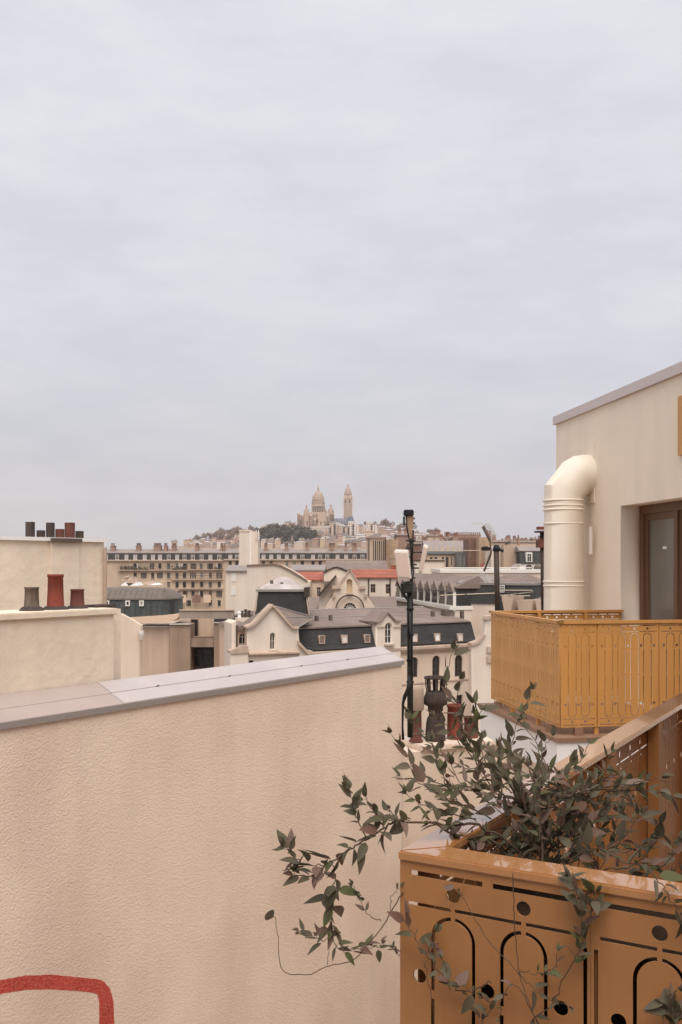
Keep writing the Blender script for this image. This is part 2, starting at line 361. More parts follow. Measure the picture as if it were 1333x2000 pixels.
_wcache = {}
def window(parent, x0, x1, z0, z1, y, kind='cross', arch=False, frame=WINDOW_WHITE, pane=PANE, fw=None, name='window'):
    """frame ring with glazing bars (the window) and its pane as a sub-part; alike windows share their meshes"""
    w, h = x1 - x0, z1 - z0
    key = (round(w, 2), round(h, 2), kind, arch, frame.name, pane.name)
    if key not in _wcache:
        f = fw or max(0.05, 0.09 * w)
        if arch:
            out_, inn = archp(0, w, 0, h), archp(f, w - f, f, h - f)
        else:
            out_, inn = rectp(0, w, 0, h), rectp(f, w - f, f, h - f)
        fm = plate(out_, [inn], 0.10, 0.0)
        bm = bmesh.new(); bm.from_mesh(fm)
        if kind in ('cross', 'grid'): box(bm, w / 2 - f * 0.4, w / 2 + f * 0.4, 0.015, 0.08, f * 0.5, h - f * 0.5)
        if kind == 'cross': box(bm, f * 0.5, w - f * 0.5, 0.02, 0.075, h * 0.66 - f * 0.35, h * 0.66 + f * 0.35)
        if kind == 'grid':
            nb_ = max(2, int(h / 0.55))
            for i in range(1, nb_): box(bm, f * 0.5, w - f * 0.5, 0.02, 0.075, h * i / nb_ - f * 0.2, h * i / nb_ + f * 0.2)
        bm.to_mesh(fm); bm.free(); fm.materials.append(frame)
        pm = plate(out_ if not arch else archp(0.01, w - 0.01, 0.01, h - 0.01), [], 0.02, 0.085)
        pm.materials.append(pane)
        _wcache[key] = (fm, pm)
    fm, pm = _wcache[key]
    o = bpy.data.objects.new(name, fm); link(o, parent); o.location = (x0, y, z0)
    p = bpy.data.objects.new('pane', pm); link(p, o)
    return o

def facade(parent, poly, wins, mat, depth, y0=0.0, t=0.4, name='wall', back_low=None):
    """wall with real openings and the building's body behind it. wins: (x0,x1,z0,z1,arch,kind,frame,pane)"""
    holes = []
    for w in wins:
        x0, x1, z0, z1 = w[:4]; holes.append(archp(x0, x1, z0, z1) if w[4] else rectp(x0, x1, z0, z1))
    me = plate(poly, holes, t, y0)
    bm = bmesh.new(); bm.from_mesh(me); prism(bm, poly, y0 + t - 0.001, y0 + depth); bm.to_mesh(me); bm.free()
    o = mk(name, me, mat, parent)
    for w in wins:
        kind, fr, pn = w[5], w[6], w[7]
        window(parent, w[0] + 0.003, w[1] - 0.003, w[2] + 0.003, w[3] - 0.003, y0 + 0.16, kind, w[4], fr, pn)
    return o

def structure(o, kind='structure'):
    o['kind'] = kind; return o
def inset_poly(plan, d):
    n = len(plan); out_ = []
    area = sum(plan[i][0] * plan[(i + 1) % n][1] - plan[(i + 1) % n][0] * plan[i][1] for i in range(n))
    s = 1 if area > 0 else -1
    for i in range(n):
        p0, p1, p2 = Vector(plan[i - 1]), Vector(plan[i]), Vector(plan[(i + 1) % n])
        d1, d2 = (p1 - p0).normalized(), (p2 - p1).normalized()
        n1_, n2_ = Vector((-d1.y, d1.x)) * s, Vector((-d2.y, d2.x)) * s
        m = (n1_ + n2_); k = d / max(0.2, (1 + n1_.dot(n2_)))
        out_.append(tuple(p1 + m * k))
    return out_

def loft(bm, plan, levels):
    """closed solid: plan polygon drawn in by each level's inset at each level's height"""
    rings = []
    for z, d in levels:
        rings.append([bm.verts.new((x, y, z)) for x, y in inset_poly(plan, d)])
    n = len(plan)
    for i in range(len(levels) - 1):
        for j in range(n): bm.faces.new((rings[i][j], rings[i][(j + 1) % n], rings[i + 1][(j + 1) % n], rings[i + 1][j]))
    bm.faces.new(rings[0][::-1]); bm.faces.new(rings[-1])

# ================================================================== the setting: ground and hill
bm = BM()
for i in range(41):
    for j in range(41):
        bm.verts.new((-2400 + 120 * i, -600 + 88 * j, 0))
bm.verts.ensure_lookup_table()
for i in range(40):
    for j in range(40):
        a = i * 41 + j; bm.faces.new([bm.verts[k] for k in (a, a + 41, a + 42, a + 1)])
structure(mk('ground', bm, GROUND))

CREST = [(-2000, 1086), (0, 1080), (205, 1077), (350, 1070), (400, 1062), (470, 1050), (540, 1038), (590, 1031), (690, 1029), (740, 1033), (770, 1042), (830, 1051), (900, 1058), (1000, 1066), (1100, 1070), (1300, 1078), (3000, 1088)]
YC = 1950.0
def crest_z(X):
    px = X / YC * FPX + CX
    for (a, ya), (b, yb) in zip(CREST, CREST[1:]):
        if a <= px <= b:
            t = (px - a) / (b - a); py = ya + (yb - ya) * t
            return ZC + (HY - py) / FPX * YC
    return 30.0
def hill_z(X, Y):
    t = min(1, max(0, (Y - 800) / (YC - 60 - 800))); s = t * t * (3 - 2 * t)
    k = YC / max(Y, 900)
    if Y > YC: s = max(0, 1 - (Y - YC) / 900)
    return crest_z(X * k if Y < YC else X) * s - 0.5 + 1.2 * pnoise(Vector((X * 0.01, Y * 0.01, 0))) * s
bm = BM(); grid = {}
xs = [-1500 + 25 * i for i in range(121)]; ys = [790 + 40 * j for j in range(52)]
for x in xs:
    for y in ys: grid[x, y] = bm.verts.new((x, y, hill_z(x, y)))
for i in range(len(xs) - 1):
    for j in range(len(ys) - 1):
        bm.faces.new([grid[k] for k in ((xs[i], ys[j]), (xs[i + 1], ys[j]), (xs[i + 1], ys[j + 1]), (xs[i], ys[j + 1]))])
structure(mk('hill', bm, HILLM, smooth=True))

# ================================================================== near rendered wall with zinc coping
W = Fac(0, 10.0, 790, 16.41)
zb = W.uz(0, 1425)[1]
wall = W.root('party_wall', 'long roughcast beige wall with zinc coping and a red painted line', 'wall')
xr = W.U(785, 0.03)
mk('wall', plate([(-6, 0.3), (xr, 0.3), (xr, zb + 0.02), (-6, zb + 0.02)], [], 0.40, 0.03), STUCCO_NEAR, wall)
x240, xe = W.U(243), W.U(790)
def cap_prof(y0, y1, lift):
    s = 0.20 / 0.45
    return [(y0, zb + 0.003), (y0, zb + 0.075 + s * y0 + lift), (y1, zb + 0.075 + s * y1 + lift), (y1, zb + 0.003)]
for nm, a, b, m in (('coping_sheet', x240 + 0.002, xe, ZINC_CAP), ('old_coping_sheet', -6, x240, OLD_LEAD)):
    bm = BM(); profx(bm, cap_prof(0.0, 0.215, 0.0 if m is ZINC_CAP else -0.006), a, b); mk(nm, bm, m, wall)
    bm = BM(); profx(bm, cap_prof(0.217, 0.45, 0.007 if m is ZINC_CAP else -0.002), a, b); mk(nm, bm, m, wall)
bm = BM(); profx(bm, [(-0.004, zb - 0.004), (-0.004, zb + 0.062), (-0.0005, zb + 0.066), (-0.0005, zb - 0.004)], -6, xe + 0.003)
box(bm, xe + 0.0005, xe + 0.004, -0.004, 0.45, zb - 0.004, zb + 0.062)
mk('drip_edge', bm, ZINC_EDGE, wall)  # shade on this upright strip is put into the darker zinc colour
bm = BM()
for px in (330, 470, 610, 700):
    x = W.U(px); tube(bm, [(x, 0.217, zb + 0.172), (x + 0.05, 0.217, zb + 0.186)], 0.006, 6)
mk('sheet_clip', bm, BROWN_METAL, wall)
red = [(-90, 1932), (0, 1915), (50, 1906), (100, 1904.5), (150, 1909), (190, 1913), (204, 1918), (214, 1930), (219, 1944), (222, 1960), (223, 2000), (225, 2160), (196, 2160), (194.5, 2000), (193.5, 1955), (191, 1944), (185, 1940), (150, 1936), (100, 1933), (50, 1934), (0, 1942), (-90, 1959)]
def rough_edge(poly, amp=0.6, step=6):
    out_ = []
    for (xa_, ya_), (xb_, yb_) in zip(poly, poly[1:] + poly[:1]):
        n_ = max(1, int(math.hypot(xb_ - xa_, yb_ - ya_) / step))
        for k_ in range(n_):
            t_ = k_ / n_; out_.append((xa_ + (xb_ - xa_) * t_ + random.gauss(0, amp * .5), ya_ + (yb_ - ya_) * t_ + random.gauss(0, amp * .5)))
    return out_
mk('painted_line', plate(W.poly(rough_edge(red), 0.029), [], 0.0015, 0.0282), RED_PAINT, wall)

def pot_profile(r, h, lip=True, flare=1.12):
    p = [(r * flare * 1.25, 0), (r * flare * 1.2, h * 0.03), (r * flare, h * 0.07), (r * 1.02, h * 0.5), (r * 0.97, h * 0.92)]
    if lip: p += [(r * 1.05, h * 0.93), (r * 1.06, h), (r * 0.86, h), (r * 0.84, h * 0.8)]
    else: p += [(r * 0.97, h), (r * 0.84, h), (r * 0.82, h * 0.8)]
    return p
def pot(parent, fac, px, py0, py1, wpx, dy, mat, label=None, square=False):
    """py0 top, py1 foot"""
    x, z1 = fac.uz(px, py0, dy); z0 = fac.uz(px, py1, dy)[1]
    Y = fac.O.y + fac.n.y * dy + fac.u.y * x; r = wpx / 2 / FPX * Y
    bm = BM()
    if square:
        lathe(bm, [(r * 1.30, 0), (r * 1.30, (z1 - z0)), (r * 1.05, z1 - z0), (r * 1.05, (z1 - z0) * 0.8)], 4, (0, 0, 0), math.pi / 4 + 0.3)
    else: lathe(bm, pot_profile(r, z1 - z0), 20)
    o = mk('chimney_pot', bm, mat, parent, (x, dy, z0 - 0.01), smooth=False)
    if not square:
        for p in o.data.polygons: p.use_smooth = True
        bmod = BM(); lathe(bmod, [(r * 1.9, 0), (r * 1.8, 0.02), (r * 1.35, 0.055), (r * 1.0, 0.06)], 14); mk('mortar_collar', bmod, SOOT_DARK, o, (0, 0, 0.0))
    if label: o['label'] = label
    return o

# chimney stack standing on the wall
st = W.root('chimney_stack', 'low cream chimney stack with three clay pots behind the zinc coping', 'chimney')
zt = W.uz(110, 1207, 0.47)[1]; ztop = W.uz(110, 1193.5, 0.45)[1]
xs_ = W.U(222, 0.47)
bm = BM(); box(bm, -6, xs_, 0.47, 1.05, 0.3, zt); mk('wall', bm, STUCCO_STACK, st)
bm = BM(); box(bm, -6, xs_ + 0.03, 0.43, 1.10, zt + 0.001, ztop); bmesh.ops.bevel(bm, geom=bm.edges[:], offset=0.012, segments=2, affect='EDGES'); mk('crown', bm, STUCCO_STACK, st)
bm = BM(); box(bm, xs_ + 0.002, W.U(236, 0.62), 0.62, 1.03, 0.3, ztop - 0.02); mk('side_pier', bm, STUCCO_STACK, st)
bm = BM(); tube(bm, [(xs_ + 0.03, 0.60, zb), (xs_ + 0.03, 0.60, ztop - 0.1)], 0.016, 8); mk('drain_pipe', bm, STONE_TRIM, st)
pot(st, W, 62, 1145, 1193, 27, 0.76, SOOT, 'short soot-blackened pot')
pot(st, W, 108.5, 1120, 1192, 30, 0.76, TERRA, 'tall bright red pot')
pot(st, W, 151, 1149, 1191, 26, 0.76, TERRA_DARK, 'short dark red pot')
bm = BM(); xa, xb = W.U(178, 0.8), W.U(216, 0.8); box(bm, xa, xb, 0.7, 0.95, ztop, ztop + 0.03); mk('vent_slab', bm, SOOT_DARK, st)

# higher chimney wall behind
st2 = W.root('chimney_wall', 'tall cream chimney wall with six dark square pots above', 'chimney')
D2 = 3.4
xw, zw = W.uz(203, 1061, D2); zw = W.uz(60, 1056, D2)[1]
bm = BM(); box(bm, -9, xw, D2, D2 + 0.75, 0.3, zw); mk('wall', bm, STUCCO_STACK, st2)
bm = BM(); box(bm, -9, xw + 0.05, D2 - 0.05, D2 + 0.80, zw + 0.001, zw + 0.055); mk('coping', bm, WHITE_PAINT, st2)
bm = BM(); a, b = W.U(103, D2 - 0.1), W.U(161, D2 - 0.1); box(bm, a, b, D2 - 0.10, D2 - 0.052, zw - 0.015, zw + 0.045); mk('stained_ledge', bm, SOOT, st2)
bm = BM(); box(bm, a + 0.02, b - 0.02, D2 - 0.045, D2 - 0.001, 3, zw - 0.001); mk('flue_breast', bm, STUCCO_STACK, st2)
bm = BM(); tube(bm, [(xw - 0.03, D2 - 0.06, 3), (xw - 0.03, D2 - 0.06, zw - 0.08)], 0.03, 8); mk('drain_pipe', bm, STONE_TRIM, st2)
for px, y0, y1, w, m in ((59, 1018, 1049, 14, SOOT_DARK), (80, 1034.5, 1049.5, 13, SOOT_DARK), (98.5, 1019.5, 1054, 13, SOOT_DARK), (117, 1032, 1054.5, 13.5, TERRA_DARK), (136.5, 1019.5, 1055, 15.5, TERRA_DARK), (155.5, 1036, 1053, 12.5, SOOT_DARK)):
    pot(st2, W, px, y0, y1 + 3, w, D2 + 0.2, m, square=True)

# ================================================================== pipe building, balcony
# the wall line: X = 4.817 - 0.127 Y ; local x runs from the far corner towards the camera's side
far_c, near_c = Vector((4.817 - 0.127 * 14.03, 14.03)), Vector((4.817 - 0.127 * 7.2, 7.2))
u = (near_c - far_c).normalized()
RB = root('rendered_building', 'beige rendered building with big white duct and ochre framed door', 'building', (far_c.x, far_c.y, 0), math.atan2(u.y, u.x))
# local y (left of u) points away from the street, into the building
class RF(Fac):
    def __init__(s): s.O = far_c; s.u = u; s.n = Vector((-u.y, u.x)); s.rz = math.atan2(u.y, u.x); s.len = (near_c - far_c).length
R = RF()
zroof = ZC + 1.95; zfl = ZC - 1.66
d0, dtop = R.uz(1213, 988); d1 = d0 + 1.9
o2x, o2t = R.uz(1330, 775); o2b = R.uz(1329, 890)[1]
mk('wall', plate([(0, 0.3), (R.len, 0.3), (R.len, zroof), (0, zroof)], [rectp(d0, d1, zfl + 0.02, dtop)], 0.42, 0.0), STUCCO_SMOOTH, RB)
bm = BM(); box(bm, 0.0, R.len, 0.425, 7.0, 0.3, zroof - 0.01); mk('building_body', bm, STUCCO_SMOOTH, RB)
# sloped zinc coping in lengths
x = -0.03
for seg in (3.05, 2.5, 1.4):
    bm = BM(); profx(bm, [(-0.04, zroof + 0.002), (-0.04, zroof + 0.115), (0.5, zroof + 0.14), (0.5, zroof + 0.002)], x, x + seg - 0.006); mk('coping', bm, COPING_GREY, RB); x += seg
# duct plate on the wall
pa, pb = R.uz(1110, 868), R.uz(1163, 985)
bm = BM(); box(bm, R.U(1112), R.U(1163), -0.012, -0.001, R.uz(1140, 985)[1], R.uz(1140, 868)[1]); mk('patch_panel', bm, STUCCO_SMOOTH, RB)
# ochre frame of the upper opening at the picture's edge
bm = BM(); box(bm, o2x, o2x + 0.9, -0.03, -0.001, o2b, o2t); mk('metal_surround', bm, OCHRE_FAR, RB)
# door
rev = 0.235
dr = mk('door_frame', plate(rectp(d0 + 0.002, d1 - 0.002, zfl + 0.02, dtop - 0.002), [rectp(d0 + 0.09, d0 + 0.90, zfl + 0.12, dtop - 0.10), rectp(d0 + 0.97, d1 - 0.08, zfl + 0.12, dtop - 0.10)], 0.09, rev), OCHRE_FRAME, RB)
for a, b in ((d0 + 0.09, d0 + 0.90), (d0 + 0.97, d1 - 0.08)):
    sa = mk('sash', plate(rectp(a + 0.002, b - 0.002, zfl + 0.122, dtop - 0.102), [rectp(a + 0.075, b - 0.075, zfl + 0.20, dtop - 0.175)], 0.05, rev + 0.03), OCHRE_FRAME, dr)
    bm = BM(); box(bm, a + 0.06, b - 0.06, rev + 0.05, rev + 0.06, zfl + 0.18, dtop - 0.16); mk('pane', bm, PANE_DOOR, dr)
bm = BM(); box(bm, d0 + 0.52, d0 + 0.62, rev + 0.044, rev + 0.049, dtop - 0.52, dtop - 0.49); mk('door_sticker', bm, WHITE_PAINT, dr)

# duct
Yc = 12.74; cx_, zc_ = 2.85, ZC + 1.10; rr = 0.256
to_wall = Vector((R.n.x, R.n.y, 0))
c0 = Vector((cx_, Yc, 0))
DU = root('ventilation_duct', 'thick cream ventilation duct bending into the beige wall', 'duct', (cx_, Yc, zfl))
bm = BM(); tube(bm, [c0 + Vector((0, 0, zfl)), c0 + Vector((0, 0, zc_ - 0.19)), c0 + Vector((0, 0, zc_ + 0.0)) + to_wall * 0.165, c0 + Vector((0, 0, zc_ + 0.03)) + to_wall * 0.215, c0 + Vector((0, 0, zc_ + 0.035)) + to_wall * 0.26, c0 + Vector((0, 0, zc_ + 0.035)) + to_wall * 0.36], rr, 40)
d_o = mk('duct_tube', bm, PIPE_W, DU, world_of=DU)
for p in d_o.data.polygons: p.use_smooth = len(p.vertices) == 4
m_ = d_o.modifiers.new('edges', 'EDGE_SPLIT'); m_.split_angle = math.radians(29)
for py, dr_, hh in ((978, 0.006, 0.012), (988, 0.004, 0.010), (996, 0.005, 0.012), (1023, 0.003, 0.008), (1136, 0.005, 0.012), (1144, 0.004, 0.010)):
    z = ZC - (py - HY) / FPX * Yc
    bm = BM(); lathe(bm, [(rr + 0.001, -hh), (rr + dr_, -hh * 0.5), (rr + dr_, hh * 0.5), (rr + 0.001, hh)], 40, (cx_, Yc, z)); mk('joint_ring', bm, PIPE_W, DU, world_of=DU, smooth=True)
bm = BM(); q0 = c0 + Vector((0, 0, zc_ + 0.035)) + to_wall * 0.345
tube(bm, [q0, q0 + to_wall * 0.02], rr + 0.02, 40); mk('wall_collar', bm, PIPE_W, DU, world_of=DU)
bm = BM(); z = ZC - (1045 - HY) / FPX * Yc
s_ = c0 + Vector((u.x, u.y, 0)) * 0.23
box(bm, -0.02, 0.02, -0.02, 0.02, 0, 0.35); me = fin(bm, 'bracket'); me.transform(Matrix.Translation(s_ + to_wall * 0.27 + Vector((0, 0, z - 0.25)) - Vector(DU.location)))
mk('bracket', me, SHUTTER, DU)

# ------------------------------------------------------------------ perforated ochre panels
def strip(path, w):
    """closed outline of a slot of width w along a path of (x,z)"""
    L_, R_ = [], []
    n = len(path)
    for i, (x, z) in enumerate(path):
        a = Vector(path[max(i - 1, 0)]); b = Vector(path[min(i + 1, n - 1)]); t = (b - a).normalized(); nn = Vector((-t.y, t.x)) * w / 2
        L_.append((x + nn.x, z + nn.y)); R_.append((x - nn.x, z - nn.y))
    return L_ + R_[::-1]
def panel_holes(x0, x1, H, cs, sw=0.0085, seg=10, hr=0.0135, wst=0.082):
    """cut-outs of one panel: slots under the rail, discs, tall stadium outlines with bridges"""
    h = []
    e = 0.012
    edges = [x0 + e] + [(a + b) / 2 for a, b in zip(cs, cs[1:])] + [x1 - e]
    for zt_, zb_ in ((H - 0.026, H - 0.016), (0.016, 0.026)):
        for a, b in zip(edges, edges[1:]): h.append(rectp(a + 0.010, b - 0.010, zt_, zb_))
    for zt_ in (H - 0.083, 0.075):
        for a, b in zip([x0 + e] + cs, cs + [x1 - e]): h.append(rectp(a + 0.004, b - 0.004, zt_, zt_ + 0.007))
    for c in cs:
        h.append(circp(c, H - 0.052, hr)); h.append(circp(c, 0.052, hr))
        r = wst / 2; zt_, zb_ = H - 0.096 - r, 0.096 + r; mid = H / 2
        for s in (-1, 1):
            top = [(c + s * r * math.sin(0.10 + (math.pi / 2 - 0.10) * k / seg), zt_ + r * math.cos(0.10 + (math.pi / 2 - 0.10) * k / seg)) for k in range(seg + 1)]
            h.append(strip(top + [(c + s * r, zt_ - 0.10)], sw))
            h.append(strip([(c + s * r, zt_ - 0.115), (c + s * r, mid + 0.008)], sw))
            bot = [(c + s * r * math.sin(0.10 + (math.pi / 2 - 0.10) * k / seg), zb_ - r * math.cos(0.10 + (math.pi / 2 - 0.10) * k / seg)) for k in range(seg + 1)]
            h.append(strip(bot + [(c + s * r, zb_ + 0.10)], sw))
            h.append(strip([(c + s * r, zb_ + 0.115), (c + s * r, mid - 0.008)], sw))
    side = sorted([(a + b) / 2 for a, b in zip(cs, cs[1:])] + ([cs[0] - 0.0685] if cs[0] - x0 > 0.10 else []) + ([cs[-1] + 0.0685] if x1 - cs[-1] > 0.10 else []))
    for c in side:
        h.append(circp(c, H - 0.215, hr)); h.append(circp(c, 0.215, hr))
    return h
_panels = {}
def railing_run(parent, A, B, ztop, H, t, mat, seq, cap_w=0.05, cap_t=0.03, out=1, seg=6, posts=True):
    """a run of perforated panels from plan point A to B; seq: number of stadiums in each panel"""
    A, B = Vector(A), Vector(B); d = (B - A); Ln = d.length; d.normalize(); rz = math.atan2(d.y, d.x)
    base = Vector((A.x, A.y, ztop - cap_t - H)) - Vector(parent.location)
    tot = sum(0.137 * n + 0.11 for n in seq); k = Ln / tot; x = 0.0; objs = []
    for n in seq:
        w = (0.137 * n + 0.11) * k
        key = (round(w, 3), n, round(H, 3), t, mat.name)
        if key not in _panels:
            s = 0.137 * k; cs = [w / 2 + (i - (n - 1) / 2) * s for i in range(n)]
            me = plate(rectp(0.004, w - 0.004, 0, H), panel_holes(0.004, w - 0.004, H, cs, seg=seg, wst=0.082 * min(k, 1.15)), t, -t / 2); me.materials.append(mat); _panels[key] = me
        o = mk('perforated_panel', _panels[key], mat, parent, base + Vector((d.x * x, d.y * x, 0)), (0, 0, rz)); objs.append(o)
        if posts and x > 0:
            bm = BM(); box(bm, -0.02, 0.02, 0.010 * out, 0.045 * out, -0.10, H); mk('post', bm, mat, parent, base + Vector((d.x * x, d.y * x, 0)), (0, 0, rz))
        x += w
    return objs

eR = 0.55
P1, P2 = Vector((1.736, 11.5)), Vector((2.085, 9.46))
dl = (P1 - P2).normalized(); dr2 = Vector((-dl.y, dl.x)) * -1
def hit_wall(p):
    t = (4.817 - 0.127 * p.y - p.x) / (dr2.x + 0.127 * dr2.y); return p + dr2 * (t - 0.01)
P3, P4 = hit_wall(P2), hit_wall(P1)
BAL = root('balcony', 'ochre balcony of perforated metal panels in front of the door', 'balcony', (P2.x, P2.y, zfl))
zr = ZC - eR
railing_run(BAL, P1, P2, zr, 0.985, 0.006, OCHRE_FAR, (4, 5, 4), out=1)
railing_run(BAL, P2, P3, zr, 0.985, 0.006, OCHRE_FAR, (2, 4, 3), out=1)
railing_run(BAL, P4, P1, zr, 0.985, 0.006, OCHRE_FAR, (3, 4, 4), out=1)
for a, b in ((P1, P2), (P2, P3), (P4, P1)):
    d = (b - a).normalized(); nn = Vector((-d.y, d.x)); bm = BM()
    pts = [a - d * 0.02 - nn * 0.02, b + d * 0.02 - nn * 0.02, b + d * 0.02 + nn * 0.03, a - d * 0.02 + nn * 0.03]
    hexa(bm, [(p.x, p.y, zr - 0.028) for p in pts] + [(p.x, p.y, zr) for p in pts]); mk('top_rail', bm, OCHRE_FAR, BAL, world_of=BAL)
    for f_ in (0.12, 0.5, 0.88):
        c = a + (b - a) * f_; bm = BM(); box(bm, c.x - 0.04, c.x + 0.04, c.y - 0.04, c.y + 0.04, zfl + 0.02, zr - 1.015); mk('foot', bm, FLASH, BAL, world_of=BAL)
# slab with brown edge and white fascia
q2 = P2 - dl * 0.14 - dr2 * 0.10; q1 = P1 + dl * 0.18 - dr2 * 0.10; q3 = hit_wall(q2); q4 = hit_wall(q1)
bm = BM(); pl = [q2, q3, q4, q1]
hexa(bm, [(p.x, p.y, zfl - 0.02) for p in pl] + [(p.x, p.y, zfl + 0.02) for p in pl]); mk('floor_edge', bm, FLASH, BAL, world_of=BAL)
i2 = [q2 + dl * 0.02 + dr2 * 0.02, q3 + dl * 0.02 - dr2 * 0.0, q4 - dl * 0.02, q1 - dl * 0.02 + dr2 * 0.02]
bm = BM(); hexa(bm, [(p.x, p.y, zfl - 0.33) for p in i2] + [(p.x, p.y, zfl - 0.021) for p in i2]); mk('white_fascia', bm, WHITE_PAINT, BAL, world_of=BAL)
i3 = [q2 + dl * 0.35 + dr2 * 0.35, q3 + dl * 0.35 - dr2 * 0.02, q4 - dl * 0.1 - dr2 * 0.02, q1 - dl * 0.1 + dr2 * 0.35]
bm = BM(); hexa(bm, [(p.x, p.y, 0.3) for p in i3] + [(p.x, p.y, zfl - 0.331) for p in i3]); mk('lower_wall', bm, STUCCO_SMOOTH, BAL, world_of=BAL)

# ------------------------------------------------------------------ near planter railing
yC = eR * FPX / (1662 - HY); C = Vector(((777 - CX) / FPX * yC, yC))
ds = Vector((math.sin(math.radians(29.9)), math.cos(math.radians(29.9)))); df = Vector((ds.y, -ds.x))   # side run goes away, front run comes nearer
PR = root('planter_railing', 'ochre perforated metal planter with flat cap in front of the plant', 'planter', (C.x, C.y, ZC - 1.66))
capt, capw, H1 = 0.018, 0.075, 1.0
def near_panel(A, d, edges, centres, name='perforated_panel', inset=0.006, side=1):
    nn = Vector((-d.y, d.x)) * side
    rz = math.atan2(d.y, d.x)
    for (a, b), cs in zip(zip(edges, edges[1:]), centres):
        me = plate(rectp(a + 0.0005, b - 0.0005, 0, H1), panel_holes(a + 0.0005, b - 0.0005, H1, cs, sw=0.0072, seg=12) + [rectp(x_, x_ + 0.0072, z_, z2_) for x_ in ((b - 0.0131,) if a < 0.05 else (a + 0.0059, b - 0.0131)) for z_, z2_ in ((H1 - 0.30, H1 - 0.10), (0.36, H1 - 0.325), (0.10, 0.34))], 0.004, 0.0)
        p = A + nn * inset
        mk(name, me, OCHRE, PR, (p.x - C.x, p.y - C.y, zr - capt - H1 - PR.location.z), (0, 0, rz))
near_panel(C, df, [0.002, 0.3705, 0.86], [[0.112, 0.249], [0.487, 0.624, 0.761]])
# uprights behind the joints of the front run
def bar(A, d, s0, s1, n0, n1, z0, z1, mat, name, par):
    nn = Vector((-d.y, d.x)); pts = [A + d * s0 + nn * n0, A + d * s1 + nn * n0, A + d * s1 + nn * n1, A + d * s0 + nn * n1]
    bm = BM(); hexa(bm, [(p.x, p.y, z0) for p in pts] + [(p.x, p.y, z1) for p in pts]); return mk(name, bm, mat, par, world_of=par)
bar(C, df, 0.362, 0.379, 0.018, 0.05, zr - 1.0, zr - capt - 0.02, OCHRE, 'upright', PR)
side_edges = [0.030, 0.66, 1.30, 1.94, 2.58, 3.22, 3.86]
near_panel(C, ds, side_edges, [[a + 0.045 + 0.137 * (k + 0.45) for k in range(4)] for a in side_edges[:-1]], side=-1, inset=0.032)
for s in side_edges[1:]: bar(C, ds, s - 0.028, s + 0.028, -0.075, -0.036, zr - 1.0, zr - capt - 0.001, OCHRE, 'upright', PR)
# caps: front and side, mitred where they meet
def cap(poly):
    bm = BM(); n = len(poly)
    hexa(bm, [(p.x, p.y, zr - capt) for p in poly] + [(p.x, p.y, zr) for p in poly])
    bmesh.ops.bevel(bm, geom=bm.edges[:], offset=0.003, segments=2, affect='EDGES'); mk('cap', bm, OCHRE_CAP, PR, world_of=PR)
nin = ds; nsd = df
jm = C + ds * capw + df * capw
cap([C, C + df * 0.56, C + df * 0.56 + ds * capw, jm - df * 0.001])
cap([C + ds * 0.001, jm + ds * 0.0, C + ds * 4.0 + df * capw, C + ds * 4.0][::-1] if False else [C + ds * 0.0015, jm + ds * 0.0015, C + ds * 4.0 + df * capw, C + ds * 4.0])
cap([C + df * 0.563, C + df * 1.2, C + df * 1.2 + ds * capw, C + df * 0.563 + ds * capw])
# trough with soil behind the front run
a0 = C + ds * 0.09 + df * 0.06; tl = [a0, a0 + df * 0.9, a0 + df * 0.9 + ds * 0.36, a0 + ds * 0.36]
bm = BM(); hexa(bm, [(p.x, p.y, zr - 0.75) for p in tl] + [(p.x, p.y, zr - 0.15) for p in tl]); mk('soil_trough', bm, SOIL, PR, world_of=PR)
# terrace floor under it
b0 = C + ds * 0.02 + df * 0.05
fl = [b0 - ds * 0.0, b0 + df * 4.5, b0 + df * 4.5 + ds * 4.2, b0 + ds * 4.2]
bm = BM(); hexa(bm, [(p.x, p.y, zfl - 0.30) for p in fl] + [(p.x, p.y, zfl) for p in fl]); o = mk('terrace_floor', bm, TAN); structure(o)
# unseen walls added out of frame to shade the planter railing
bm = BM(); hw = [Vector((-1.2, -1.1)), Vector((5.0, -3.2)), Vector((6.0, -7)), Vector((-1.2, -7))]
hexa(bm, [(p.x, p.y, 0) for p in hw] + [(p.x, p.y, ZC + 2.2) for p in hw]); structure(mk('unseen_back_shade_wall', bm, TAN))
g0 = C + df * 1.15 + ds * 0.75; g1 = C + df * 1.15 + ds * 4.6
gg = [g0, g1, g1 + df * 3, g0 + df * 3]
bm = BM(); hexa(bm, [(p.x, p.y, 0) for p in gg] + [(p.x, p.y, ZC + 2.2) for p in gg]); structure(mk('unseen_side_shade_wall', bm, FLASH))  # added dark block, keeps light off the inner face of the side run

